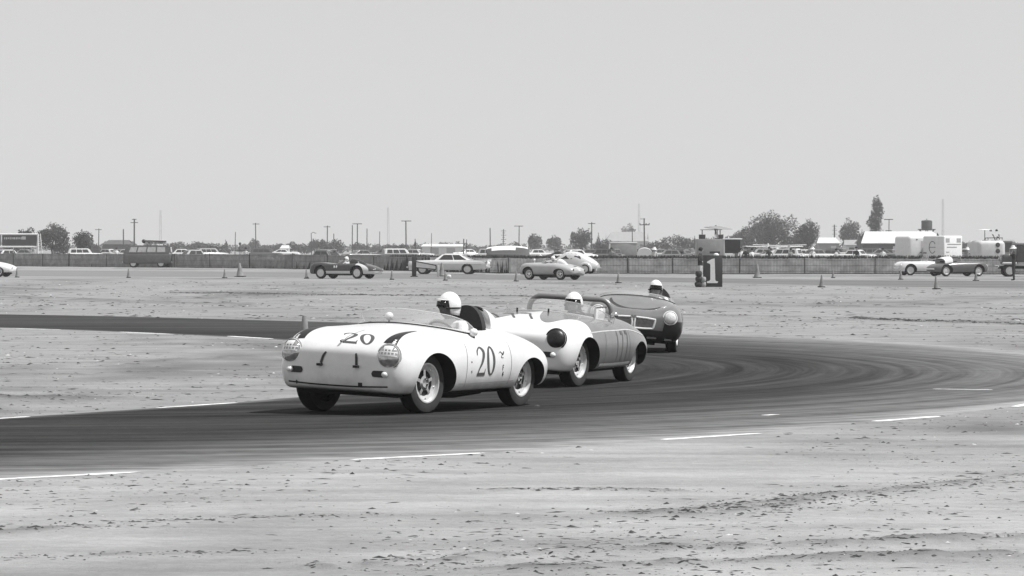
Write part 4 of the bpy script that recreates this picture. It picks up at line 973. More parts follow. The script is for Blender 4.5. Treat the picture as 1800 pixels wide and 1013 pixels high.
driver('driver in white helmet in the pale grey car on the far road', E_loc, YE, ME, .28, -.16, head_yaw=0, ztop=1.27, vox=.03, shirt=M_midcloth)
L_loc = place_from(-62, 487, 1.05, .70, math.pi-R_(12))
carL, ML, pj = car356('race_car', 'white open car cut by the left edge of the picture', L_loc, math.pi-R_(12), 2, M_white, 'L', 70, 56, steer=0)
q = pj.front(.45, .52, .01, -1); MB().ell(q, (.04, .06, .06)).build('tail_lamp', M_chrome, carL, M=ML)

# ------------------------------------------------------------------ parked saloons
RS = [(2.46,.52,.40,.50,.53,.58,.62,.54,.70,.45,.74,.28,.75,.755), (2.42,.36,.60,.74,.37,.80,.58,.78,.76,.66,.84,.36,.84,.84), (2.15,.30,.68,.84,.31,.90,.58,.88,.82,.74,.93,.42,.90,.90),
      (1.50,.28,.70,.86,.29,.92,.58,.90,.84,.76,.96,.44,.93,.94), (.90,.28,.70,.87,.29,.92,.58,.90,.84,.77,.97,.46,.96,.97), (0,.28,.70,.87,.29,.92,.58,.90,.84,.78,.97,.46,.97,.98),
      (-1.0,.28,.70,.87,.29,.92,.58,.90,.84,.78,.97,.46,.96,.97), (-1.7,.29,.70,.86,.30,.92,.58,.90,.85,.80,.97,.46,.92,.92), (-2.3,.34,.66,.82,.35,.90,.60,.89,.84,.80,.96,.42,.84,.84),
      (-2.68,.45,.58,.72,.46,.82,.62,.84,.80,.76,.92,.36,.76,.75), (-2.76,.58,.30,.40,.59,.50,.66,.50,.72,.42,.76,.2,.72,.71)]
def wedge(bot, top, z0, z1, bev=.10):
    """tapered cabin: bot/top = (x front, x rear, half width)"""
    bm = bmesh.new(); V = []
    for (a, b, w_), z in ((bot, z0), (top, z1)):
        V += [bm.verts.new(p) for p in ((a, w_, z), (b, w_, z), (b, -w_, z), (a, -w_, z))]
    bm.faces.new(V[3::-1]); bm.faces.new(V[4:])
    for i in range(4): bm.faces.new((V[i], V[(i+1) % 4], V[4+(i+1) % 4], V[4+i]))
    bmesh.ops.recalc_face_normals(bm, faces=bm.faces)
    bmesh.ops.bevel(bm, geom=[e for e in bm.edges if max(q.co.z for q in e.verts) > z0+.01], offset=bev, segments=4, affect='EDGES')
    me = bpy.data.meshes.new('roof'); bm.to_mesh(me); bm.free(); me.polygons.foreach_set('use_smooth', [True]*len(me.polygons)); me.set_sharp_from_angle(angle=R_(40)); return me
def panes(bot, top, z0, z1, split=(.0, .5, 1.0), lo=.12, hi=.80):
    """window panes lying 6 mm proud of the cabin's sloping sides"""
    out = []; lerp = lambda a, b, t: a+(b-a)*t
    def quad(f, u0, u1):
        P = [f(u0, lo), f(u1, lo), f(u1, hi), f(u0, hi)]; n = (P[1]-P[0]).cross(P[3]-P[0]).normalized(); c = sum(P, Vector())/4
        if n.dot(c-Vector((0, 0, c.z))) < 0: n = -n
        b = MB(); b.add([q+n*.006 for q in P]+[q-n*.01 for q in P], [(0,1,2,3),(7,6,5,4),(0,4,5,1),(1,5,6,2),(2,6,7,3),(3,7,4,0)]); out.append(b.mesh('window', M_winglass, smooth=False))
    for s in (1, -1):
        f = lambda u, v, s=s: Vector((lerp(lerp(bot[0], top[0], v), lerp(bot[1], top[1], v), u), s*lerp(bot[2], top[2], v), lerp(z0, z1, v)))
        for a, b in zip(split, split[1:]): quad(f, .10+.80*a+.015, .10+.80*b-.015)
    for k in (0, 1):
        f = lambda u, v, k=k: Vector((lerp(bot[k], top[k], v), lerp(-1, 1, u)*lerp(bot[2], top[2], v), lerp(z0, z1, v))); quad(f, .12, .88)
    return out
def mesh_with(me, m):
    c = me.copy(); c.materials.clear(); c.materials.append(m); return c
SB, ST = (.95, -1.45, .76), (.42, -1.02, .62)
WB, WT = (.95, -2.35, .76), (.50, -2.15, .64); CB, CT = (.80, -1.75, .76), (.15, -.85, .58)
_vars = [(wedge(a, b, .93, z), panes(a, b, .93, z, sp)) for a, b, z, sp in ((SB, ST, 1.50, (0, .5, 1)), (WB, WT, 1.56, (0, .35, .68, 1)), (CB, CT, 1.42, (0, .55, 1)))]
_sed = loft_mesh('body', RS, 56, 44, M_white); 
_sedb = boolean(_sed, [cyl_y(x, .36, .38, s*.5, s*1.4, 32) for x in (1.5, -1.45) for s in (1, -1)])
def greys(g): return mat('car_paint_%02d' % int(g*100), g, .25, var=.05, coat=.4)
def sedan(name, label, px, d, yaw, g, groof=None, group=None, detail=False, kind=0):
    t = thing(name, label, 'car', (X(px, d), d, 0), yaw, group)
    _sedr, _pan = _vars[0 if kind < .5 else 1 if kind < .75 else 2]; t.scale = (1, 1, (.95 if detail else 1+.08*(kind-.4)) if kind else 1); c = _sedb.copy(); c.materials[0] = greys(g); link('body', c, t); link('roof', mesh_with(_sedr, greys(groof or g)), t)
    for p in _pan: link('window', p, t)
    for x in (1.5, -1.45):
        for s in (1, -1): wheel(t, x, s*.76, .35, .19, 'disc', n=20)
    for x in (2.50, -2.78): link('bumper', rbox('bumper', (.12, 1.7, .12), .05, M_chrome, 2, c=(x, 0, .48)), t)
    if detail:
        for s in (1, -1):
            MB().tube([(2.3, s*.925, .70), (0, s*.945, .72), (-2.4, s*.925, .70)], .018, 6).build('side_moulding', M_chrome, t)
            MB().ell((2.44, s*.62, .70), (.05, .10, .10)).build('headlight', M_lens, t); MB().ell((-2.70, s*.78, .82), (.08, .07, .10)).build('tail_lamp', M_lens, t)
            MB().add([(-1.2, s*.84, .93), (-2.3, s*.86, .92), (-2.78, s*.85, .90), (-2.80, s*.85, 1.02), (-2.3, s*.845, 1.0), (-1.2, s*.82, .95), (-1.2, s*.78, .93), (-2.3, s*.80, .92), (-2.78, s*.81, .90)],
                     [(0,1,4,5),(1,2,3,4),(6,7,4,5),(7,8,3,4),(2,8,3)]).build('tail_fin', greys(g), t)
    return t
sedan('finned_sedan', 'long pale finned sedan parked in front of the fence', 786, 250, math.pi-R_(8), .60, .80, detail=True, kind=.8)
PK = [8, 40, 150, 166, 192, 208, 222, 316, 336, 372, 468, 500, 577, 640, 676, 705, 732, 826, 848, 872, 918, 948, 1014, 1036, 1058, 1142, 1160, 1176, 1196, 1212, 1318, 1338, 1356, 1374, 1396, 1416, 1436, 1458, 1478, 1500, 1520, 1544, 1566, 1692, 1716, 1752]
rk_ = random.Random(21); PARK = [(px, 345 if px == 577 else rk_.uniform(430, 620), rk_.choice([.06, .10, .16, .24, .34, .45, .58, .70, .76]), rk_.random() < .5) for px in PK]
ORD = ['first','second','third','fourth','fifth','sixth','seventh','eighth','ninth','tenth','eleventh','twelfth','thirteenth','fourteenth','fifteenth','sixteenth','seventeenth','eighteenth','nineteenth','twentieth','twenty-first','twenty-second','twenty-third','twenty-fourth','twenty-fifth','twenty-sixth','twenty-seventh','twenty-eighth','twenty-ninth','thirtieth','thirty-first','thirty-second','thirty-third','thirty-fourth','thirty-fifth','thirty-sixth','thirty-seventh','thirty-eighth','thirty-ninth','fortieth','forty-first','forty-second','forty-third','forty-fourth','forty-fifth','forty-sixth','forty-seventh','forty-eighth','forty-ninth','fiftieth']
for i, (px, d, g, fl) in enumerate(PARK):
    sedan('parked_car', '%s car parked behind the fence, %s from the left of the row' % ('white' if g > .69 else 'pale' if g > .48 else 'grey' if g > .2 else 'dark', ORD[i]), px, d, (0 if fl else math.pi)+rk_.uniform(-.7, .7), g, rk_.choice([None, None, .75, .2]), 'sedans parked behind the fence', kind=rk_.random() if px != 577 else 0)
# beetle-shaped car behind the pale racer
RB = [(2.0,.42,.15,.25,.43,.30,.5,.28,.58,.22,.62,.12,.63,.635),(1.9,.34,.34,.42,.35,.45,.5,.43,.64,.36,.72,.2,.75,.755),(1.55,.28,.45,.55,.29,.58,.5,.56,.74,.46,.84,.25,.87,.875),(.95,.25,.60,.70,.26,.72,.5,.70,.82,.55,.93,.3,.97,.98),
      (.60,.25,.62,.74,.26,.76,.5,.74,.86,.66,1.05,.4,1.16,1.18),(.25,.25,.62,.75,.26,.77,.5,.75,.88,.64,1.26,.40,1.42,1.45),(-.25,.25,.62,.75,.26,.77,.5,.75,.88,.64,1.30,.40,1.47,1.50),(-.75,.25,.62,.75,.26,.77,.5,.74,.88,.62,1.20,.38,1.36,1.39),
      (-1.25,.28,.55,.66,.29,.68,.5,.65,.84,.52,1.02,.30,1.12,1.15),(-1.70,.32,.40,.48,.33,.52,.5,.48,.72,.38,.82,.2,.88,.90),(-1.95,.40,.22,.28,.41,.32,.5,.30,.58,.22,.62,.12,.64,.65)]
def beetle(label, px, d, yaw, g):
    t = thing('beetle_shaped_car', label, 'car', (X(px, d), d, 0), yaw); m = greys(g)
    link('body', loft_mesh('body', RB, 60, 48, m), t)
    for x in (1.2, -1.2):
        for s in (1, -1):
            P = np.zeros((9, 20, 3))
            for i, u in enumerate(np.linspace(0, math.pi, 9)):
                for j, a in enumerate(np.linspace(-.35, math.pi+.35, 20)): r = .30+.14*math.sin(u)**.6; P[i, j] = (x+r*1.08*math.cos(a), s*(.58+.20*(1-math.cos(u))/2), .33+r*math.sin(a))
            MB().grid(P).build('fender', m, t, sharp=70); wheel(t, x, s*.65, .33, .14, 'disc', n=24)
    pj = Proj(loft_mesh('b', RB, 60, 48, m))
    for s in (1, -1):
        link('running_board', rbox('running_board', (1.7, .14, .05), .015, M_black, 2, c=(0, s*.78, .30)), t)
        for P in ([(.46, .98), (.20, 1.32), (-.10, 1.36), (-.12, .98)], [(-.22, .98), (-.20, 1.36), (-.55, 1.32), (-.86, 1.14), (-.92, .98)]):
            c = (sum(p[0] for p in P)/len(P), sum(p[1] for p in P)/len(P)); q = [pj.side(a, b, s, .008) for a, b in P]
            if all(q): MB().add(q+[pj.side(c[0], c[1], s, .010)], [(i, (i+1) % len(q), len(q)) for i in range(len(q))]).build('window', M_winglass, t, smooth=False)
    MB().tube([(-1.98, -.72, .42), (-2.05, 0, .42), (-1.98, .72, .42)], .05, 8).build('bumper', M_chrome, t); return t
beetle('rounded pale small car parked behind the pale grey racer', 1002, 253, math.pi-R_(16), .60)
# open tourers parked on the right
def tourer(label, px, py, yaw, g, soft):
    gx, gy = G(px, py); t = thing('roadster', label, 'car', (gx, gy, 0), yaw); m = greys(g)
    RT = [[r[0]*1.02]+list(r[1:]) for r in R356]
    for r in RT:
        if r[0] > -.2: r[13] -= .07; r[12] -= .05; r[10] += .01
        if r[0] < -1.0: r[10] -= .02; r[13] -= .02
    me, pj = body_mesh('T', RT, m, wb=(1.1, -1.15), arch=(.39, .39), cockpit=(-.55, .42, .60, .40, 1.4), nl=70, nr=56); link('body', me, t)
    for x in (1.1, -1.15):
        for s in (1, -1): wheel(t, x, s*.66, .33, .16, 'disc', n=26)
    box_part('floor_pan', (0, 0, .225), (2.7, 1.1, .05), M_well, t)
    f_ = MB(); f_.tube([(.02, -.60, .84), (-.13, -.56, 1.20), (-.13, .56, 1.20), (.02, .60, .84)], .02, 7); fo = f_.build('windscreen_frame', M_chrome, t)
    MB().add([(.02, -.60, .84), (-.13, -.56, 1.20), (-.13, .56, 1.20), (.02, .60, .84)], [(0, 1, 2, 3)]).build('windscreen', M_glass, fo, smooth=False)
    for x, w_ in ((1.80, 1.1), (-1.93, 1.2)): link('bumper', rbox('bumper', (.07, w_, .09), .03, M_chrome, 2, c=(x, 0, .45)), t)
    for s in (1, -1):
        headlamp(pj, s*.60, .62, .10, t, None, 'glass', m)
        link('seat', rbox('seat', (.14, .44, .50), .05, M_inter, c=(-.80, s*.30, .70)), t)
    if soft:
        so_ = MB(); P = np.zeros((6, 15, 3))
        for i, u in enumerate(np.linspace(0, 1, 6)):
            for j, a in enumerate(np.linspace(0, math.pi, 15)): P[i, j] = (-.62-.55*u, .60*math.cos(a), .80+(.40-.12*u**2)*math.sin(a)**.55)
        so_.grid(P); so_.build('soft_top', M_shirt, t)
    return t
tourer('white roadster parked by the fence, half hidden behind the dark convertible', 1624, 484.2, math.pi+R_(12), .66, False)
tourer('dark convertible with white soft top parked beside the far road', 1682, 486, R_(24), .10, True)
M_vanp = mat('faded_van_paint', .11, .5, var=.2)
M_van = mat('dark_van_paint', .06, .35, var=.15); M_pale = mat('pale_panel', .55, .5, var=.1, scale=2); M_grey = mat('grey_panel', .24, .6, var=.15, scale=2)

# ------------------------------------------------------------------ fence: posts and slat panels
M_slatL = mat('weathered_fence_slat', .21, .9, var=.4, scale=1.5); M_slatR = mat('pale_fence_slat', .52, .9, var=.4, scale=1.5); M_post = mat('fence_post', .05, .9, var=.4)
FPX_ = [(-330,466),(-150,467),(0,468),(250,470),(500,472.5),(700,476),(900,481),(1250,481.5),(1550,482),(1900,483),(2200,484)]
fl_ = np.array([G(*p) for p in FPX_]); s_ = np.r_[0, np.cumsum(np.linalg.norm(np.diff(fl_, axis=0), axis=1))]
fence = thing('fence', 'long grey slat fence with thin posts running behind the far road', 'fence', (0, 0, 0))
posts_px = [-330,-200,-90,25,78,125,190,283,310,373,442,515,580,660,760,830,895,1000,1105,1183,1300,1415,1538,1660,1780,1950,2200]
def fence_at(px):
    q = np.interp(px, [p[0] for p in FPX_], s_)
    return np.array([np.interp(q, s_, fl_[:, 0]), np.interp(q, s_, fl_[:, 1])]), q
def fh(px): return 1.17 if px < 560 else (1.17-.15*min(1, (px-560)/200))
for k, px in enumerate(posts_px):
    p, q = fence_at(px); hh = fh(px)+random.uniform(-.02, .10)
    MB().tube([(p[0], p[1]-.05, 0), (p[0]+random.uniform(-.03, .03), p[1]-.05, hh)], random.choice([.03, .04, .06]), 8).build('post', M_post, fence)
    if k+1 < len(posts_px):
        p2, q2 = fence_at(posts_px[k+1]); n = int((q2-q)/.098); b = MB(); h1 = fh((px+posts_px[k+1])/2); a0 = math.atan2(p2[1]-p[1], p2[0]-p[0])
        for i in range(n):
            u = (i+.5)/n; qq = q+(q2-q)*u; c = (np.interp(qq, s_, fl_[:, 0]), np.interp(qq, s_, fl_[:, 1])); sag = .03*math.sin(math.pi*u); hs = h1-sag+random.uniform(-.02, .02)
            b.box((c[0], c[1], .03+hs/2), (random.uniform(.072, .080) if px < 690 else random.uniform(.080, .086), .012, hs-.03), Matrix.Rotation(a0+random.uniform(-.06, .06), 3, 'Z'))
        o = b.build('slat_panel', M_slatL if px < 690 else M_slatR, fence, smooth=False); o['kind'] = 'stuff'
        wv = MB()
        for z in (.2, .6, 1.0): wv.tube([(p[0], p[1]-.02, z*h1/1.1), ((p[0]+p2[0])/2, (p[1]+p2[1])/2-.02, z*h1/1.1-.03), (p2[0], p2[1]-.02, z*h1/1.1)], .008, 4)
        wo_ = wv.build('fence_wire', M_post, fence); wo_['kind'] = 'stuff'

# ------------------------------------------------------------------ number board, sacks, barricade
M_board = mat('dark_board', .035, .7, var=.25, scale=3); M_wht = mat('white_sign_paint', .72, .7, var=.08, scale=5)
bx, by = G(1253, 505); bd = thing('number_board', 'tall dark board with a white number 1 beside the far road', 'sign', (bx, by, 0), R_(2))
link('panel', rbox('panel', (.84, .10, 1.40), .012, M_board, 2, c=(0, 0, .70)), bd)
box_part('plinth', (0, .25, .66), (.78, .40, 1.32), M_board, bd)
one = MB(); pl = [(-.05,.30),(.16,.30),(.20,.335),(.20,.36),(.11,.385),(.09,.42),(.07,1.18),(.06,1.22),(-.04,1.20),(-.22,1.10),(-.23,1.06),(-.12,1.02),(-.10,.98),(-.10,.44),(-.13,.39),(-.23,.36),(-.24,.335),(-.21,.30)]
def extr(pl, y0, y1, name, m, parent, k=1.0, dx=0, dz=0):
    b = MB(); n = len(pl); b.add([(p[0]*k+dx, y0, p[1]*k+dz) for p in pl]+[(p[0]*k+dx, y1, p[1]*k+dz) for p in pl], [tuple(range(n)), tuple(range(2*n-1, n-1, -1))]+[(i, (i+1) % n, n+(i+1) % n, n+i) for i in range(n)])
    return b.build(name, m, parent, smooth=False)
extr([(x*1.15, (z-.76)*1.18+.72) for x, z in pl], -.062, -.052, 'numeral', M_wht, bd)
hx = thing('white_helmet', 'spare white helmet lying on top of the number board', 'helmet', (bx+.16, by+.18, 1.32)); MB().lathe([(.12, 0), (.13, .06), (.11, .13), (.06, .17), (.001, .18)], n=20).build('shell', M_helmet, hx); box_part('peak', (0, -.13, .03), (.16, .08, .012), M_helmet, hx)
def lump(name, label, cat, loc, sz, m, seed, group=None):
    r = random.Random(seed); b = MB(); P = np.zeros((9, 16, 3))
    for i, a in enumerate(np.linspace(.1, math.pi-.1, 9)):
        for j in range(16):
            t = 2*math.pi*j/16; c, s = math.cos(t), math.sin(t); e = 1+.12*mnoise.noise((c*2+seed, s*2, a*2)); z = math.cos(a)
            P[i, j] = (sz[0]/2*math.copysign(abs(c)**.7, c)*math.sin(a)**.5*e, sz[1]/2*math.copysign(abs(s)**.7, s)*math.sin(a)**.5*e, sz[2]/2*(1+math.copysign(abs(z)**.8, z)))
    b.grid(P, True); n = 16; b.f += [tuple(range(n-1, -1, -1)), tuple(range(8*n, 9*n))]; b.m += [0, 0]
    o = b.build(name, m, None, sharp=80); o.location = loc; return tag(o, label, cat, group)
M_sack = mat('dark_sackcloth', .04, .95, var=.5, scale=6, bump=.4); M_sack2 = mat('pale_sackcloth', .32, .95, var=.4, scale=6, bump=.4)
sx = bx-.62
for i, (w_, lab) in enumerate(((.36, 'dark sack at the bottom of the pile beside the number board'), (.34, 'dark sack in the middle of the pile beside the number board'), (.30, 'dark sack on top of the pile beside the number board'))):
    lump('sack', lab, 'sack', (sx+(.02 if i == 1 else 0), by, .235*i), (w_, .4, .25), M_sack, i+1, 'sacks by the number board')
for i, lab in enumerate(('pale sack on the ground between dark pile and number board', 'pale sack lying on another pale sack beside the number board')): lump('sack', lab, 'sack', (sx+.21, by-.05, .22*i), (.22, .3, .24), M_sack2, i+9, 'sacks by the number board')
standing('person in dark top and pale trousers standing behind the number board', (X(1231, 171), 171, ), R_(-20), 1.74, 'front', M_dkcloth, M_ltcloth)
gx, gy = G(728, 487); bc = thing('barricade', 'roadside barricade with dark post and slanted white board before the finned sedan', 'barricade', (gx, gy, 0))
link('post', rbox('post', (.26, .2, 1.20), .02, M_board, 2, c=(0, 0, .60)), bc); box_part('foot', (0, 0, .03), (.42, .4, .06), M_board, bc)
b = MB(); P = [(.10, .92), (1.30, .68), (1.30, .44), (.10, .56)]; b.add([(p[0], -.13, p[1]) for p in P]+[(p[0], -.10, p[1]) for p in P], [(0,1,2,3),(7,6,5,4),(0,4,5,1),(1,5,6,2),(2,6,7,3),(3,7,4,0)]); wb_ = b.build('slanted_board', M_wht, bc, smooth=False)
for a, c in zip(P, P[1:]+P[:1]): MB().tube([(a[0], -.12, a[1]), (c[0], -.12, c[1])], .035, 6).build('board_edge', M_board, wb_)
link('end_post', rbox('end_post', (.14, .1, .70), .02, M_pale, 2, c=(1.42, 0, .35)), bc); link('lamp_box', rbox('lamp_box', (.20, .2, .26), .03, M_wht, 2, c=(-.22, 0, .80)), bc); box_part('lamp_bracket', (-.20, 0, .55), (.22, .08, .30), M_steel, bc)
bag = lump('paper_bag', 'small white bag lying by the cones before the finned sedan', 'bag', (*G(789, 489.5), .006), (.26, .2, .2), M_wht, 33)
standing('person in white sun hat and dark trousers by the dark truck, hands raised', (*G(1782, 493.5),), R_(165), 1.80, 'face', M_dkcloth, M_dkcloth, 'sunhat', .02)
standing('small figure in pale top standing at the fence left of the number board', (X(1199, 266), 266), R_(100), 1.42, 'front', M_ltcloth, M_midcloth, None, .026)
standing('spectator in white shirt behind the fence, left of a pair', (X(1303, 292), 292), R_(-80), 1.70, 'front', M_shirt, M_dkcloth, None, .03)
standing('spectator in dark jacket behind the fence, right of a pair', (X(1311, 290), 290), R_(-100), 1.76, 'down', M_dkcloth, M_dkcloth, 'cap', .03)

SPEC = [(1150,278,1.72,'pale','dark'),(1322,285,1.68,'white','grey'),(1352,300,1.75,'dark','pale'),(1390,282,1.70,'grey','dark'),(1428,292,1.74,'white','dark'),(1470,284,1.66,'pale','grey'),(1506,296,1.78,'dark','dark'),(1552,288,1.70,'white','pale'),(1700,286,1.72,'grey','dark'),(205,372,1.72,'white','dark'),(432,350,1.70,'pale','grey'),(1075,290,1.74,'grey','grey')]
CL = {'pale': M_ltcloth, 'white': M_shirt, 'dark': M_dkcloth, 'grey': M_midcloth}
for i, (px, d, h, a, b) in enumerate(sorted(SPEC)):
    standing('spectator in %s top and %s trousers beyond the fence, %s lone watcher from the left' % (a, b, ORD[i]), (X(px, d), d), random.uniform(-2.4, -.7), h, ('down', 'front')[i % 2], CL[a], CL[b], (None, 'cap', None, 'sunhat')[i % 4], .04, group='spectators beyond the fence')
# ------------------------------------------------------------------ vans, trailers, boat, aircraft behind the fence
def blocks(parent, name, m, items, M=None):
    for c, sz in items: box_part(name, c, sz, m, parent)
t = thing('camper_van', 'dark van with side windows beside the fence, carrying a roof sign', 'van', (X(260, 333), 333, 0), math.pi)
link('body', rbox('body', (4.2, 1.72, 1.0), .22, M_vanp, 4, c=(0, 0, .82)), t); link('cabin', wedge((2.06, -2.06, .84), (1.78, -1.98, .74), 1.25, 1.92, .14), t); t.children[-1].data.materials.append(M_vanp)
for p in panes((2.06, -2.06, .84), (1.78, -1.98, .74), 1.25, 1.92, (0, .22, .48, .74, 1.0), .14, .78): link('window', mesh_with(p, mat('sky_toned_window', .42, .1, var=.2)), t)  # pale pane colour stands in for sky light showing through
for x in (1.2, -1.2):
    for s in (1, -1): wheel(t, x, s*.72, .34, .17, 'disc', n=22)
for x in (2.13, -2.13): link('bumper', rbox('bumper', (.08, 1.6, .14), .03, M_pale, 2, c=(x, 0, .46)), t)
t = thing('roof_sign', 'white roof sign with dark lettering and a dark rolled end on the van', 'sign', (X(271, 333), 333, 1.92), 0)
link('panel', rbox('panel', (2.0, .06, .36), .01, M_wht, 2, c=(.1, 0, .30)), t); MB().tube([(-.95, -.1, .40), (1.05, -.1, .34)], .05, 10).build('roll', M_board, t); MB().ell((-.90, -.06, .36), (.17, .16, .17)).build('rolled_end', M_black, t)
for x in (-.6, .8): box_part('bracket', (x, .06, .15), (.05, .05, .30), M_post, t)
r_ = random.Random(5); x = -.55; lt = MB()
while x < .95:
    w_ = r_.uniform(.04, .09); 
    if r_.random() > .15: lt.box((x+w_/2, -.034, .215), (w_, .006, r_.uniform(.09, .13)))
    x += w_+.03
o = lt.build('lettering', M_board, t, smooth=False); o['kind'] = 'stuff'
t = thing('roof_board', 'white advertising board on the roof of a car left of the dark racer', 'sign', (X(577, 345), 345, 1.50), 0)
MB().grid(np.array([[(u*.62, y, .04+.38*max(0, 1-abs(u)**3)) for u in np.linspace(-1, 1, 15)] for y in (-.05, .05)])).build('panel', M_wht, t); box_part('base_rail', (0, 0, .03), (1.5, .5, .05), M_wht, t)
o = MB()
for i in range(6): o.box((-.30+i*.12, -.056, .17), (.06, .008, .14))
o = o.build('lettering', M_board, t, smooth=False); o['kind'] = 'stuff'
# two white box trailers
t = thing('box_trailer', 'white round-cornered box trailer behind the parked roadsters', 'trailer', (X(1605.5, 296), 296, 0), R_(14))
link('body', rbox('body', (2.0, 3.2, 2.05), .28, M_wht, 5, c=(0, 0, 1.62)), t); box_part('door', (.42, -1.605, 1.5), (.75, .02, 1.5), M_pale, t)
for s in (1, -1): wheel(t, s*.85, .3, .32, .16, 'disc', n=18).rotation_euler = (0, 0, R_(90))
box_part('chassis', (0, 0, .52), (1.8, 3.0, .14), M_drum, t); box_part('vent', (-.3, -1.606, 2.35), (.10, .02, .08), M_drum, t); box_part('handle', (0.02, -1.61, 1.35), (.16, .03, .05), M_drum, t)
t = thing('box_trailer', 'white square panel van body with a round emblem beside the other trailer', 'trailer', (X(1657, 294), 294, 0), R_(-42))
link('body', rbox('body', (2.0, 2.4, 1.98), .10, M_wht, 3, c=(0, 0, 1.64)), t)
for s in (1, -1): wheel(t, s*.9, .2, .32, .16, 'disc', n=18).rotation_euler = (0, 0, R_(90))
box_part('chassis', (0, 0, .52), (1.8, 2.2, .14), M_drum, t)
em = MB(); em.tube([(-.1+.30*math.cos(a), -1.206, 1.75+.45*math.sin(a)) for a in np.linspace(.6, 5.6, 30)], .022, 6); em.tube([(-.36, -1.206, 1.75), (.2, -1.206, 1.75)], .018, 6); em.build('emblem', M_drum, t)
box_part('handle', (-.8, -1.21, 1.32), (.3, .03, .08), M_drum, t)
for y, w_ in ((-.75, .5), (.70, .55)): box_part('window', (1.005, y, 2.28), (.012, w_, .32), M_lens, t)
for y, z, w_ in ((.1, 1.98, 1.8), (-.2, 1.76, 1.3), (-.75, 1.38, .4)): box_part('stripe', (1.005, y, z), (.01, w_, .07), M_grey, t)
# number board backdrop: grey lorry with dark open box, parasol party on its roof
t = thing('lorry', 'grey box lorry with dark open side behind the number board', 'truck', (X(1258, 300), 300, 0), 0)
link('body', rbox('body', (2.1, 3.0, 2.0), .05, M_grey, 2, c=(-.48, 0, 1.40)), t); link('open_box', rbox('open_box', (1.25, 2.8, 1.05), .03, M_black, 2, c=(1.22, 0, 1.82)), t)
link('canopy_roof', rbox('canopy_roof', (1.5, 3.0, .10), .03, M_wht, 2, c=(1.22, 0, 2.40)), t); box_part('door_post', (.60, -1.42, 1.6), (.08, .08, 1.5), M_pale, t); box_part('bed', (.2, 0, .62), (3.4, 2.4, .22), M_drum, t); box_part('window', (-.15, -1.503, 1.35), (.80, .02, .16), M_black, t)
for x in (-.9, 1.0):
    for s in (1, -1): wheel(t, x, s*1.1, .45, .24, 'disc', n=20)
def parasol(label, px, d, z0, hgt, rad, sag, tilt=0, m=M_grey):
    t = thing('parasol', label, 'parasol', (X(px, d), d, z0)); MB().tube([(0, 0, 0), (0, 0, hgt)], .03, 8).build('pole', M_drum, t); MB().lathe([(.22, 0), (.22, .04), (.05, .06)], n=16).build('foot', M_drum, t)
    P = np.zeros((7, 25, 3))
    for i, u in enumerate(np.linspace(0.02, 1, 7)):
        for j, a in enumerate(np.linspace(0, 2*math.pi, 25)): k = 1+.03*math.cos(8*a); P[i, j] = (rad*u*math.cos(a)*k, rad*u*math.sin(a)*k, hgt+.03-sag*u**1.6)
    c = MB().grid(P).build('canopy', m, t); sd = c.modifiers.new('t', 'SOLIDIFY'); sd.thickness = .012; c.rotation_euler = (R_(tilt), R_(tilt), 0); return t
parasol('dark parasol over a seated watcher on the grey lorry roof', 1261, 300, 2.40, .98, 1.1, .16, 4)
tb = thing('folding_table', 'folding table under the parasol on the grey lorry roof', 'table', (X(1250, 299.6), 299.6, 2.40)); box_part('table_top', (0, 0, .72), (1.7, .6, .05), M_grey, tb)
for x in (-.7, .7):
    for y in (-.2, .2): box_part('leg', (x, y, .35), (.05, .05, .70), M_drum, tb)
standing('watcher in grey shirt leaning on the lorry roof under the parasol', (X(1258, 300.4), 300.4), R_(-60), 1.0, 'front', M_midcloth, M_grey, None, .03, z0=2.40)
for i, (x, y, w_, lab) in enumerate(((-1.1, -.8, .5, 'dark crate on the left end of the grey lorry roof'), (.35, -.9, .4, 'small dark crate on the lorry roof beside the parasol'))):
    cr = thing('crate', lab, 'crate', (X(1258, 300)+x, 300+y, 2.40)); link('box', rbox('box', (w_, .4, .32), .02, M_board, 2, c=(0, 0, .16)), cr); box_part('lid', (0, 0, .34), (w_+.04, .44, .03), M_grey, cr)
# right group: caravan with watchers and a pale parasol, dark truck
t = thing('caravan', 'pale rounded caravan with round windows at the right', 'caravan', (X(1735, 312), 312, 0), R_(6))
link('body', rbox('body', (2.3, 4.2, 1.75), .35, M_pale, 5, c=(-.1, 0, 1.42)), t); link('porch', rbox('porch', (.9, 2.6, 1.7), .06, M_grey, 2, c=(1.35, -.2, 1.40)), t); box_part('porch_roof', (1.25, -.2, 2.32), (1.3, 2.8, .08), M_wht, t)
for z in (1.95, 1.45): MB().lathe([(.19, -2.11), (.15, -2.125), (.001, -2.125)], (.40, 0, z), 'Y', 20, cap=False).build('round_window', M_winglass, t)
box_part('doorway', (1.35, -1.505, 1.75), (.66, .02, .75), M_van, t)
for s in (1, -1): wheel(t, s*.9, .1, .32, .17, 'disc', n=18).rotation_euler = (0, 0, R_(90))
box_part('chassis', (0, 0, .50), (2.0, 3.6, .12), M_drum, t)
parasol('pale parasol on a thick mast above the caravan roof', 1731, 312, 2.29, .90, .68, .06, 0, M_wht)
rk = thing('roof_rack', 'low dark rail round the caravan roof', 'rack', (X(1744, 312), 312, 2.295)); 
for y in (-.9, .9): MB().tube([(-.5, y, .22), (.75, y, .22)], .03, 6).build('rail', M_drum, rk)
for x in (-.45, .7):
    for y in (-.9, .9): MB().tube([(x, y, 0), (x, y, .22)], .025, 6).build('upright', M_drum, rk)
seated('watcher in dark clothes sitting on the caravan roof beside the mast', (X(1741, 312), 312), R_(-70), 2.295)
seated('watcher in dark clothes sitting at the right end of the caravan roof', (X(1752, 312.2), 312.2), R_(-110), 2.295)
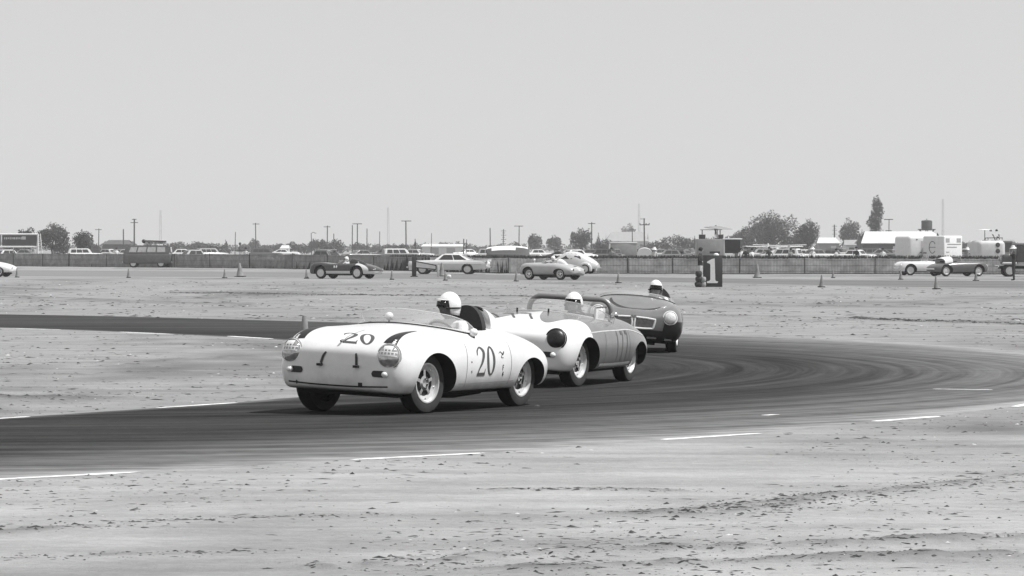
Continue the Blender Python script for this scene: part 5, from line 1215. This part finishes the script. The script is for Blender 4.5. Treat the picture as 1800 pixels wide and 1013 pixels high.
t = thing('truck', 'dark utility truck cut by the right edge behind the hatted person', 'truck', (X(1800, 229), 229, 0), math.pi)
link('cab', rbox('cab', (1.7, 1.6, 1.05), .12, M_van, 3, c=(-.30, 0, 1.40)), t); link('roof', rbox('roof', (1.8, 1.64, .14), .05, M_grey, 3, c=(-.30, 0, 1.95)), t); link('bonnet', rbox('bonnet', (.95, 1.30, .62), .16, M_van, 4, c=(.92, 0, 1.02)), t); link('bed', rbox('bed', (2.6, 1.6, .7), .06, M_van, 2, c=(-1.8, 0, .85)), t)
for s in (1, -1):
    link('window', rbox('window', (.7, .02, .42), .006, M_winglass, 1, c=(.02, s*.805, 1.62)), t); link('mudguard', rbox('mudguard', (.85, .34, .14), .06, M_pale, 3, c=(.95, s*.66, .80)), t); MB().ell((1.42, s*.42, 1.05), (.07, .12, .12)).build('headlight', M_lens, t)
for x in (.95, -1.7):
    for s in (1, -1): wheel(t, x, s*.66, .36, .2, 'disc', n=24)
link('bumper', rbox('bumper', (.10, 1.6, .14), .03, M_chrome, 2, c=(1.62, 0, .62)), t); box_part('chassis', (-.4, 0, .55), (3.8, .9, .16), M_well, t)
# covered boat on a trailer
def hull(label, name, cat, px, d, z0, L, m1, m2, yaw=0, fin=False):
    t = thing(name, label, cat, (X(px, d), d, 0), yaw)
    rows = [(L*.5,.55,.03,.05,.60,.08,.72,.10,.85,.08,.92,.05,.95,.96),(L*.42,.22,.10,.20,.30,.36,.6,.44,.88,.36,1.02,.2,1.06,1.07),(L*.2,.02,.25,.5,.10,.72,.5,.80,.84,.66,1.05,.35,1.16,1.18),(-L*.1,0,.32,.62,.06,.84,.45,.90,.80,.74,1.04,.4,1.18,1.21),
            (-L*.38,.02,.32,.62,.08,.82,.45,.86,.78,.70,.98,.38,1.08,1.10),(-L*.5,.06,.30,.55,.12,.72,.45,.76,.72,.62,.86,.32,.92,.93)]
    rows = [[r[0], r[1]+z0]+[q+(z0 if k % 2 else 0) for k, q in enumerate(r[2:-1])]+[r[-1]+z0] for r in rows]
    b = loft_mesh('hull', rows, 44, 36, m1); b.materials.append(m2)
    b.polygons.foreach_set('material_index', [1 if p.center.z > z0+.62-.16*(p.center.x/L) else 0 for p in b.polygons]); link('hull', b, t); return t
t = hull('pale-covered dark boat standing on a trailer behind the fence', 'covered_boat', 'boat', 893, 420, .95, 4.7, M_van, M_wht, math.pi)
for x in (-.6, -1.2): 
    for s in (1, -1): wheel(t, x, s*.85, .36, .2, 'disc', n=18)
MB().tube([(-2.0, -.5, .62), (2.2, 0, .70)], .06, 6).build('trailer_beam', M_drum, t); MB().tube([(-2.0, .5, .62), (2.2, 0, .70)], .06, 6).build('trailer_beam', M_drum, t)
for x in (-1.4, 0, 1.3): box_part('cradle', (x, 0, .80), (.10, 1.3, .46), M_drum, t)
# aircraft
def plane(label, px, d, yaw, m, low=False, k=1.0):
    t = thing('light_aircraft', label, 'aircraft', (X(px, d), d, 0), yaw); t.scale = (k, k, k)
    fz = 1.15; rows = [(3.0,.0,.05,.10,.02,.16,.10,.16,.18,.12,.24,.06,.26,.27),(2.7,-.28,.2,.32,-.24,.42,.05,.42,.25,.34,.40,.18,.44,.45),(1.8,-.40,.3,.46,-.36,.54,.1,.52,.4,.44,.62,.24,.68,.70),(.6,-.42,.3,.48,-.38,.56,.2,.54,.6,.48,.95,.28,1.05,1.08),(-.6,-.36,.28,.42,-.32,.50,.2,.48,.5,.40,.85,.24,.95,.98),(-2.4,-.05,.12,.2,-.02,.26,.18,.25,.32,.2,.44,.1,.48,.5),(-4.2,.22,.03,.05,.24,.08,.3,.08,.36,.06,.40,.03,.42,.43)]
    rows = [[r[0], r[1]+fz]+[q+(fz if j % 2 else 0) for j, q in enumerate(r[2:-1])]+[r[-1]+fz] for r in rows]
    link('fuselage', loft_mesh('fuselage', rows, 44, 32, m), t); wz = fz+(-.25 if low else 1.08)
    def slab(name, x0, c0, c1, half, z, th, dih=0):
        P = []
        for y in np.linspace(-half, half, 13):
            u = abs(y)/half; ch = c0+(c1-c0)*u; P.append([(x0+ch*(.5-math.cos(a)*.5)-ch*.5, y, z+dih*u*half+th*math.sin(a)*(1 if a < math.pi else .5)) for a in np.linspace(0, 2*math.pi, 17)[:-1]])
        b = MB(); b.grid(np.array(P), True); b.f += [tuple(range(15, -1, -1)), tuple(range(12*16, 13*16))]; b.m += [0, 0]; return b.build(name, m, t, sharp=60)
    slab('wing', .55, 1.6, 1.15, 5.3, wz, .10, .03); slab('tailplane', -3.9, .9, .6, 1.6, fz+.35, .05)
    b = MB(); b.add([(-3.5, s, fz+.35) for s in (-.04, .04)]+[(-4.4, s, fz+.35) for s in (-.04, .04)]+[(-4.5, s, fz+1.55) for s in (-.03, .03)]+[(-4.0, s, fz+1.55) for s in (-.03, .03)], [(0,2,4,6),(1,7,5,3),(0,1,3,2),(2,3,5,4),(4,5,7,6),(6,7,1,0)]); b.build('tail_fin', m, t, smooth=False)
    for s in (1, -1):
        if not low: MB().tube([(.5, s*.5, fz-.2), (.5, s*2.6, wz)], .04, 6).build('wing_strut', m, t)
        MB().tube([(.9, s*.4, fz-.3), (.9, s*1.15, .3)], .05, 6).build('landing_gear_leg', m, t); wheel(t, .9, s*1.2, .28, .14, 'black', n=16)
        link('side_window', rbox('side_window', (1.1, .02, .34), .006, M_winglass, 1, c=(.5, s*.53, fz+.72)), t)
    wheel(t, -3.9, .001, .14, .08, 'black', n=12); MB().tube([(-3.9, 0, fz+.25), (-3.9, 0, .15)], .04, 6).build('tail_wheel_leg', m, t)
    MB().tube([(3.05, -.95, fz+.12), (3.08, 0, fz+.14), (3.05, .95, fz+.16)], [.03, .07, .03], 6).build('propeller', M_drum, t); return t
plane('pale high-wing light aircraft behind the fence below the big trees', 1362, 470, R_(118), M_pale, k=.78)
plane('dark light aircraft with long fuselage behind the pale grey racer', 985, 470, R_(178), M_van, k=.62)
plane('grey light aircraft standing behind the dark racer', 640, 460, R_(186), M_grey, True, .55)
plane('small pale aircraft far behind, wing level against the big trees', 1368, 640, R_(60), M_pale, k=.9)
t = thing('box_van', 'grey box van with white roof edge below the faded barn', 'van', (X(1096, 480), 480, 0), 0)
link('body', rbox('body', (3.3, 2.0, 1.9), .08, M_grey, 2, c=(0, 0, 1.35)), t); link('roof', rbox('roof', (3.4, 2.1, .14), .04, M_wht, 2, c=(0, 0, 2.34)), t); link('front_panel', rbox('front_panel', (.18, 1.9, 1.8), .04, M_wht, 2, c=(-1.72, 0, 1.3)), t)
for x in (-1.1, 1.1):
    for s in (1, -1): wheel(t, x, s*.85, .38, .2, 'disc', n=18)
t = thing('teardrop_trailer', 'small pale round-topped trailer right of the grey box van', 'trailer', (X(1133, 480), 480, 0), 0)
b = MB(); P = np.zeros((10, 21, 3))
for i, y in enumerate(np.linspace(-.8, .8, 10)):
    for j, a in enumerate(np.linspace(0, math.pi, 21)): P[i, j] = (1.0*math.cos(a), y, .5+1.25*math.sin(a)**.7*(1-.1*abs(y)))
b.grid(P); b.f += [tuple(range(21)), tuple(range(9*21, 10*21))]; b.m += [0, 0]; b.build('body', M_pale, t)
for s in (1, -1): wheel(t, 0, s*.75, .32, .16, 'disc', n=18)
box_part('chassis', (0, 0, .45), (1.9, 1.3, .1), M_drum, t)

# ------------------------------------------------------------------ hoarding, buildings, water tank
d = 430; t = thing('billboard', 'white-framed dark hoarding at the far left with pale lettering', 'billboard', (X(8, d), d, 0))
w2, zt_, zb_ = 3.75, Z(412, d), Z(434, d)
for a, c in (((-w2, zt_), (w2, zt_)), ((w2, zt_), (w2, .0)), ((-w2, zt_), (-w2, 0)), ((-w2, zb_), (w2, zb_))): MB().tube([(a[0], 0, a[1]), (c[0], 0, c[1])], .09, 6).build('frame', M_wht, t)
for x0, x1 in ((-w2+.1, -.35), (-.30, w2-.12)): box_part('panel', ((x0+x1)/2, .05, (zt_+zb_)/2), (x1-x0-.04, .05, zt_-zb_-.12), M_van if x0 > -1 else M_grey, t)
r_ = random.Random(3); o = MB(); x = -.05
while x < 1.8: 
    w_ = r_.uniform(.10, .22); o.box((x+w_/2, .015, zt_-.45), (w_, .01, r_.uniform(.18, .28))); x += w_+.07
o.box((2.15, .015, zt_-.42), (.45, .01, .34)); o = o.build('lettering', M_pale, t, smooth=False); o['kind'] = 'stuff'
for x in (-3, -1, 1, 3): MB().tube([(x, .1, zb_), (x-.2, 1.0, 0)], .06, 6).build('brace', M_pale, t)
t = thing('ladder', 'pale A-shaped step ladder beside the hoarding', 'ladder', (X(69, d), d, 0)); zl = Z(411, d)
for s in (-1, 1): MB().tube([(s*.42, 0, 0), (s*.12, 0, zl)], .045, 6).build('stile', M_wht, t)
for k in range(7): z = .3+k*.42; q = .42-.30*z/zl; MB().tube([(-q, 0, z), (q, 0, z)], .03, 5).build('rung', M_wht, t)
M_roofp = mat('pale_sheet_roof', .60, .6, var=.08, scale=.6); M_wald = mat('dark_timber_wall', .07, .9, var=.25, scale=.8); M_wall = mat('grey_render_wall', .30, .9, var=.12, scale=.8)
def shed(name, label, px0, px1, d, eave, ridge, dep, wm, rm, hip=0, yaw=0, openings=()):
    x0, x1 = X(px0, d), X(px1, d); w_ = x1-x0; ze, zr = Z(eave, d), Z(ridge, d); t = thing(name, label, 'building', ((x0+x1)/2, d+dep/2, 0), yaw)
    MB().add([(s*w_/2, q*dep/2, z) for s in (-1, 1) for q in (-1, 1) for z in (0, ze)]+[(-w_/2, 0, zr-.05), (w_/2, 0, zr-.05)], [(0,4,5,1),(2,3,7,6),(0,1,8,3,2),(4,6,7,9,5)]).build('wall', wm, t, smooth=False)
    o = .35; th = .12; a = w_/2+o
    r = MB()
    for s in (-1, 1):
        V = [(-a, s*(dep/2+o), ze-o*(zr-ze)/(dep/2)), (a, s*(dep/2+o), ze-o*(zr-ze)/(dep/2)), (a-hip, 0, zr), (-a+hip, 0, zr)]; r.add(V+[(p[0], p[1], p[2]+th) for p in V], [(0,1,2,3),(7,6,5,4),(0,4,5,1),(1,5,6,2),(2,6,7,3),(3,7,4,0)])
    r.build('roof', rm, t, smooth=False)
    for (u, z, ow, oh, m_, nm) in openings: box_part(nm, (-w_/2+u*w_, -dep/2-.03, z), (ow, .06, oh), m_, t)
    return t
shed('airfield_shed', 'long shed with pale roof and dark wall below the poplar', 1517, 1655, 640, 427.5, 408, 12, M_wald, M_roofp, 1.2, 0, ((.40, 1.5, .5, .9, M_pale, 'window'), (.15, 1.2, 1.4, 2.2, M_van, 'door'), (.7, 1.2, 2.4, 2.2, M_van, 'door')))
shed('airfield_shed', 'small grey shed with pale roof left of the dark-walled shed', 1439, 1474, 660, 427.5, 419, 6, M_wall, M_roofp, .6, 0, ((.75, 1.3, .9, 1.4, M_pale, 'door'),))
shed('airfield_shed', 'pale low shed between the small grey shed and dark-walled shed', 1487, 1521, 670, 431, 423, 6, M_roofp, M_wall, .3, 0, ((.3, 1.2, .9, 1.0, M_van, 'window'),))
shed('hangar', 'long pale low hangar behind the finned sedan', 742, 814, 900, 434, 430, 14, M_roofp, M_roofp, .5, 0, ((.3, .9, 2, 1.4, M_wall, 'door'), (.7, .9, 2, 1.4, M_wall, 'door')))
shed('barn', 'large faded barn on the horizon right of centre', 1066, 1140, 1750, 424, 408, 18, M_wall, M_wall, 3, 0, ((.5, 2, 3, 4, M_wald, 'door'),))
shed('hangar', 'dark broad hangar on the horizon left of the van', 180, 229, 880, 430, 423, 12, M_wald, M_wald, 1.2, 0, ((.5, 1.2, 2.6, 2.4, M_van, 'door'),))
shed('farm_house', 'small pale house among the low trees left of the dark racer', 494, 507, 980, 437, 432, 6, M_roofp, M_roofp, .4, 0, ((.3, 1.0, .6, .8, M_van, 'window'),))
shed('hangar', 'low hangar with light roof beyond the trailers at the right', 1590, 1655, 700, 424, 411, 10, M_roofp, M_roofp, 1, 0, ((.4, 1.2, 2, 2, M_wall, 'door'),))
d = 690; t = thing('water_tank', 'dark water tank on a stand behind the white trailers', 'water tank', (X(1629, d), d, 0)); zt_ = Z(388, d); zp = Z(404, d)
MB().lathe([(.98, zp+.1), (.98, zt_-.1), (.9, zt_), (.001, zt_+.15)], n=28, cap=False).build('tank', M_wald, t); MB().lathe([(1.6, zp), (1.65, zp+.12), (1.0, zp+.14), (.9, zp-.1)], n=28).build('platform', M_wald, t)
for a in range(6): q = a*math.pi/3+.3; MB().tube([(1.45*math.cos(q), 1.45*math.sin(q), zp), (.7*math.cos(q), .7*math.sin(q), zp-1.1), (.75*math.cos(q), .75*math.sin(q), 0)], .09, 6).build('leg', M_wald, t)
MB().tube([(0, 0, zt_), (0, 0, zt_+.35)], .05, 6).build('vent', M_wald, t)

# ------------------------------------------------------------------ poles and masts
M_pole = mat('tarred_pole', .05, .9, var=.3); M_mast = mat('steel_mast', .25, .7, var=.2)
POLES = [(173,880,402,'t',.10),(217,800,403,'',.12),(236,780,385,'tt',.14),(413,820,408,'',.08),(450,840,392,'t',.10),(548,830,410,'lamp',.08),(575,850,397,'t',.11),(587,850,411,'',.10),(619,760,396,'',.09),(628,760,393,'T',.10),(645,800,402,'',.09),(667,800,407,'',.07),
         (714,720,388,'T',.11),(758,900,410,'',.07),(815,520,420,'',.07),(819,540,421,'',.05),(862,700,401,'',.09),(884,650,403,'rungs',.07),(912,800,397,'T',.09),(1040,780,391,'t',.11),(1112,900,402,'t',.10),(1133,620,384,'ins',.10),(1467,700,395,'rungs',.10),(1562,680,386,'TT',.07),(1552,690,404,'',.05),(422,560,430,'ball',.05),(730,560,420,'vane',.06)]
KIND = {'t': 'wooden pole with a short crossarm', '': 'bare thin pole', 'tt': 'tall pole with two crossarms', 'lamp': 'lamp pole with a bent arm', 'T': 'tall pole with a wide level top bar', 'rungs': 'thin mast with rungs', 'ins': 'tall pole with insulators below its top', 'TT': 'thin aerial with two bars above the shed roof', 'ball': 'short pole with a ball on top', 'vane': 'short mast with a dark cone'}
seen = {}
for px, d, ty, k, r in sorted(POLES):
    seen[k] = seen.get(k, 0)+1; n = sum(1 for p in POLES if p[3] == k); lab = KIND[k]+(', %s of its kind from the left' % ORD[seen[k]-1] if n > 1 else ' on the skyline')
    h = Z(ty, d); t = thing('utility_pole', lab, 'pole', (X(px, d), d, 0), random.uniform(-.3, .3), 'poles on the skyline')
    MB().tube([(0, 0, 0), (random.uniform(-.12, .12), 0, h)], [r*1.25, r], 7).build('pole', M_pole, t); q = 1000/d
    def bar(z, w_): box_part('crossarm', (0, -.12, z), (w_, .12, .14), M_pole, t)
    if k == 't': bar(h-.25, 1.5)
    if k == 'tt': bar(h-.1, .9); bar(h-.75, 1.5)
    if k == 'T': bar(h-.08, 1.9)
    if k == 'TT': bar(h, 1.6); bar(h-2.0, 1.1)
    if k == 'lamp': MB().tube([(0, 0, h), (.3, 0, h+.15), (.7, 0, h+.05)], .06, 6).build('lamp_arm', M_pole, t); link('lamp_head', rbox('lamp_head', (.4, .2, .12), .04, M_pole, 2, c=(.8, 0, h)), t)
    if k == 'rungs':
        for i in range(7): box_part('rung', (.12 if px < 1000 else 0, 0, h-.3-i*.36), (.55-.03*i if i % 2 else .9, .06, .07), M_pole, t)
    if k == 'ins':
        bar(h-1.05, 1.6); box_part('top_arm', (-.3, -.1, h-.1), (.8, .08, .08), M_pole, t)
        for x in (-.75, -.1, .25, .75): MB().ell((x, -.14, h-.9), (.09, .09, .14)).build('insulator', M_drum, t)
    if k == 'ball': MB().ell((0, 0, h+.1), (.2, .2, .22)).build('ball', M_pole, t); box_part('crossarm', (0, 0, h-.9), (2.4, .08, .08), M_pole, t)
    if k == 'vane': MB().lathe([(.22, h-1.0), (.12, h-.5), (.03, h-.3)], n=12).build('vane_cone', M_pole, t)
for px, ty, lab in ((282, 370, 'first'), (682, 365, 'second'), (1123, 358, 'third'), (1657, 350, 'fourth')):
    d = 2600; h = Z(ty, d); t = thing('radio_mast', 'faint tall radio mast almost lost in haze, %s from the left' % lab, 'mast', (X(px, d), d, 0), 0, 'faint radio masts')
    for a in (0, 2.1, 4.2): MB().tube([(.9*math.cos(a), .9*math.sin(a), 0), (.5*math.cos(a), .5*math.sin(a), h)], .16, 5).build('leg', M_mast, t)
    b = MB()
    for i in range(int(h/2)): z = i*2.0; b.tube([(.8*math.cos(i*2.1), .8*math.sin(i*2.1), z), (.8*math.cos(i*2.1+2.1), .8*math.sin(i*2.1+2.1), z+2)], .06, 4)
    o = b.build('bracing', M_mast, t); o['kind'] = 'stuff'

# ------------------------------------------------------------------ trees
def b_leaf(t, b, N, L):
    oi = N('ShaderNodeObjectInfo'); tc = N('ShaderNodeTexCoord').outputs['Object']
    v = _mr(t, L, _noise(t, L, tc, .8, 5), .3, .7, .032, .085); v = _ma(t, L, 'MULTIPLY', v, _mr(t, L, oi.outputs['Random'], 0, 1, .8, 1.2))
    L(v, b.inputs['Base Color']); b.inputs['Roughness'].default_value = .7; b.inputs['Specular IOR Level'].default_value = .2
M_leaf = node_mat('dusty_foliage', b_leaf); M_bark = mat('tree_bark', .07, .95, var=.4, scale=3)
def tree(px, wpx, ty, d, kind, label, seed):
    rg = np.random.default_rng(seed); k = d/FPX; W = wpx*k/2*(1.25 if kind == 'low' else 1.05); H = Z(ty, d); x0 = X(px, d)
    t = thing('tree', label, 'tree', (x0, d, 0), 0, 'trees on the skyline'); trunk_h = H*(.5 if kind != 'poplar' else .8)
    tr = MB(); tr.tube([(0, 0, 0), (.1*W*rg.uniform(-1, 1), 0, trunk_h*.5), (.2*W*rg.uniform(-1, 1), 0, trunk_h)], [.05*H*.6, .04*H*.5, .015*H], 8)
    for i in range(5):
        a = rg.uniform(0, 6.28); z = trunk_h*rg.uniform(.35, .9); tr.tube([(0, 0, z), (W*.4*math.cos(a), W*.4*math.sin(a), z+H*.14), (W*.65*math.cos(a), W*.65*math.sin(a), z+H*.2)], [.016*H, .011*H, .004*H], 5)
    tr.build('trunk', M_bark, t)
    lobes = []
    if kind == 'poplar': lobes = [((rg.uniform(-.15, .15)*W, rg.uniform(-.15, .15)*W, H*z), W*(r_)*rg.uniform(.8, 1.05), H*.11) for z, r_ in ((.14, .62), (.24, .78), (.34, .70), (.44, .80), (.54, .72), (.64, .80), (.74, .74), (.83, .66), (.91, .50))]+[((W*.9, 0, H*.2), W*.4, H*.08), ((-W*.75, 0, H*.55), W*.4, H*.07)]
    elif kind == 'conifer': lobes = [((0, 0, H*z), W*(1.02-z), H*.10) for z in np.linspace(.12, .95, 8)]
    elif kind == 'low': lobes = [((rg.uniform(-.8, .8)*W, rg.uniform(-.5, .5)*W, H*rg.uniform(.25, .68)), W*rg.uniform(.35, .55), H*rg.uniform(.22, .34)) for i in range(8)]+[((0, 0, H*.72), W*.4, H*.27)]
    else:
        lobes = [((rg.uniform(-.62, .62)*W, rg.uniform(-.6, .6)*W, H*rg.uniform(.42, .76)), W*rg.uniform(.30, .50), H*rg.uniform(.13, .22)) for i in range(13)]+[((rg.uniform(-.2, .2)*W, 0, H*.80), W*.42, H*.20), ((-.5*W, 0, H*.6), W*.45, H*.2), ((.5*W, 0, H*.58), W*.45, H*.2), ((0, 0, H*.40), W*.6, H*.2)]
    ls = max(.16, 1.1*k*1.4); V, Fc = [], []
    tot = sum(a*a for _, a, b in lobes); N_ = int(min(9000, max(500, 6.5*W*H/ls**2)))
    for c, a, b in lobes:
        n = int(N_*a*a/tot)+8; dr = rg.normal(size=(n, 3)); dr /= np.linalg.norm(dr, axis=1)[:, None]; rr = rg.uniform(.25, 1.0, n)**.45
        bump_ = 1+.22*np.sin(dr[:, 0]*7+seed)*np.cos(dr[:, 2]*6+seed*2)
        p = np.array(c)+dr*(rr*bump_)[:, None]*np.array([a, a, b]); p = p[p[:, 2] > .15]
        u = rg.normal(size=(len(p), 3)); u /= np.linalg.norm(u, axis=1)[:, None]; v = np.cross(u, rg.normal(size=(len(p), 3))); v /= np.linalg.norm(v, axis=1)[:, None]+1e-9
        s = (ls*rg.uniform(.5, 1.25, len(p)))[:, None]
        for q in range(len(p)):
            o = len(V); V += [tuple(p[q]-u[q]*s[q]), tuple(p[q]+v[q]*s[q]*.6), tuple(p[q]+u[q]*s[q]), tuple(p[q]-v[q]*s[q]*.6)]; Fc.append((o, o+1, o+2, o+3))
    me = bpy.data.meshes.new('crown'); me.from_pydata(V, [], Fc); me.materials.append(M_leaf); link('crown', me, t)
TREES = [(20,40,410,700,'low'),(50,36,398,640,'r'),(93,60,391,600,'r'),(146,40,404,580,'r'),(112,26,420,700,'low'),(168,22,428,900,'low'),(303,22,426,1000,'low'),(318,30,424,1050,'low'),(345,42,424,1000,'low'),(375,40,427,950,'low'),(397,20,423,1000,'conifer'),(425,20,430,1100,'low'),(447,20,419,1150,'r'),(463,28,430,1100,'low'),(490,32,428,1050,'low'),(512,24,424,1000,'r'),(535,26,428,1000,'low'),
         (552,24,419,980,'r'),(568,18,420,980,'r'),(590,34,420,940,'low'),(626,18,425,1100,'r'),(639,18,429,1100,'low'),(662,40,433,1150,'low'),(708,24,428,900,'low'),(775,22,425,1300,'low'),(805,26,424,1200,'low'),(832,30,432,1200,'low'),(940,28,409,950,'r'),(974,28,412,1000,'r'),(1020,38,400,820,'r'),(1052,18,411,880,'conifer'),(1062,30,420,800,'low'),(1105,26,392,1900,'r'),(1152,30,423,900,'low'),(1190,44,412,840,'low'),(1221,16,416,860,'conifer'),
         (1298,38,407,900,'low'),(1360,92,370,760,'r'),(1330,50,392,770,'low'),(1418,46,384,720,'r'),(1493,36,382,900,'r'),(1516,24,404,860,'low'),(1540,30,346,820,'poplar'),(1692,26,424,900,'low'),(1570,26,424,1000,'low'),(1780,50,424,900,'low'),(1400,40,410,760,'low'),(268,30,428,1100,'low'),(685,26,430,1100,'low'),(745,30,427,1200,'low'),(880,34,429,1100,'low'),(905,26,424,1050,'low'),(1085,40,424,1300,'low'),(1255,36,416,950,'low'),(1455,30,420,1000,'low'),(1610,40,419,1100,'low'),(1665,32,423,1100,'low'),(1705,36,424,980,'low'),(1745,30,428,1000,'low')]
KT = {'low': 'low bushy tree', 'r': 'round-crowned tree', 'conifer': 'small pointed tree', 'poplar': 'tall narrow poplar'}; cnt = {}
for i, (px, wp, ty, d, kd) in enumerate(sorted(TREES)):
    cnt[kd] = cnt.get(kd, 0)+1; lab = KT[kd]+(' on the skyline, %s of its kind from the left' % ORD[cnt[kd]-1] if kd != 'poplar' else ' standing above the pale-roofed shed')
    tree(px, wp, ty, d, kd, lab, 100+i)
# far-off scrub along the horizon reads as one mass
rg = np.random.default_rng(77); V, Fc = [], []
for i in range(9000):
    d = rg.uniform(1400, 2400); x = rg.uniform(-.24, .24)*d; h = 2.6+1.6*mnoise.noise((x*.02, d*.01, 0)); c = np.array([x, d, rg.uniform(.2, max(.8, h))]); u = rg.normal(size=3); u /= np.linalg.norm(u); v = np.cross(u, rg.normal(size=3)); v /= np.linalg.norm(v); s = rg.uniform(.5, 1.3)
    o = len(V); V += [tuple(c-u*s), tuple(c+v*s*.6), tuple(c+u*s), tuple(c-v*s*.6)]; Fc.append((o, o+1, o+2, o+3))
me = bpy.data.meshes.new('far_scrub'); me.from_pydata(V, [], Fc); me.materials.append(M_leaf); o = stuff(link('far_scrub', me)); o['label'] = 'far-off belt of scrub along the horizon'; o['category'] = 'scrub'
# grass and weeds at the foot of the fence, dark verge behind it
V, Fc = [], []
for i in range(26000):
    px = rg.uniform(-150, 1950); p, q = fence_at(px); dd_ = rg.uniform(.6, 7); hgt = rg.uniform(.72, 1.02)*(1.24 if px > 690 else .8); a = rg.uniform(0, 6.28); s = rg.uniform(.14, .34)
    x, y = p[0]+rg.uniform(-.3, .3), p[1]+dd_; o = len(V); V += [(x-s*math.cos(a), y-s*math.sin(a), 0), (x+s*math.cos(a), y+s*math.sin(a), 0), (x+rg.uniform(-.15, .15), y+rg.uniform(-.1, .1), hgt)]; Fc.append((o, o+1, o+2))
me = bpy.data.meshes.new('weeds'); me.from_pydata(V, [], Fc); me.materials.append(M_leaf); o = stuff(link('weeds', me)); o['label'] = 'dark weeds growing behind the fence'; o['category'] = 'weeds'

# ------------------------------------------------------------------ haze: one even body of air round everything
b = MB().box((0, 1450, 22), (2600, 3100, 46.0)); me = b.mesh('haze', [], smooth=False)
hm = bpy.data.materials.new('haze'); hm.use_nodes = True; t = hm.node_tree; t.nodes.remove(t.nodes['Principled BSDF'])
pv = t.nodes.new('ShaderNodeVolumePrincipled'); pv.inputs['Color'].default_value = (1, 1, 1, 1); pv.inputs['Density'].default_value = .00025; pv.inputs['Anisotropy'].default_value = 0.0
t.links.new(pv.outputs[0], t.nodes['Material Output'].inputs['Volume']); me.materials.append(hm); stuff(link('haze', me))
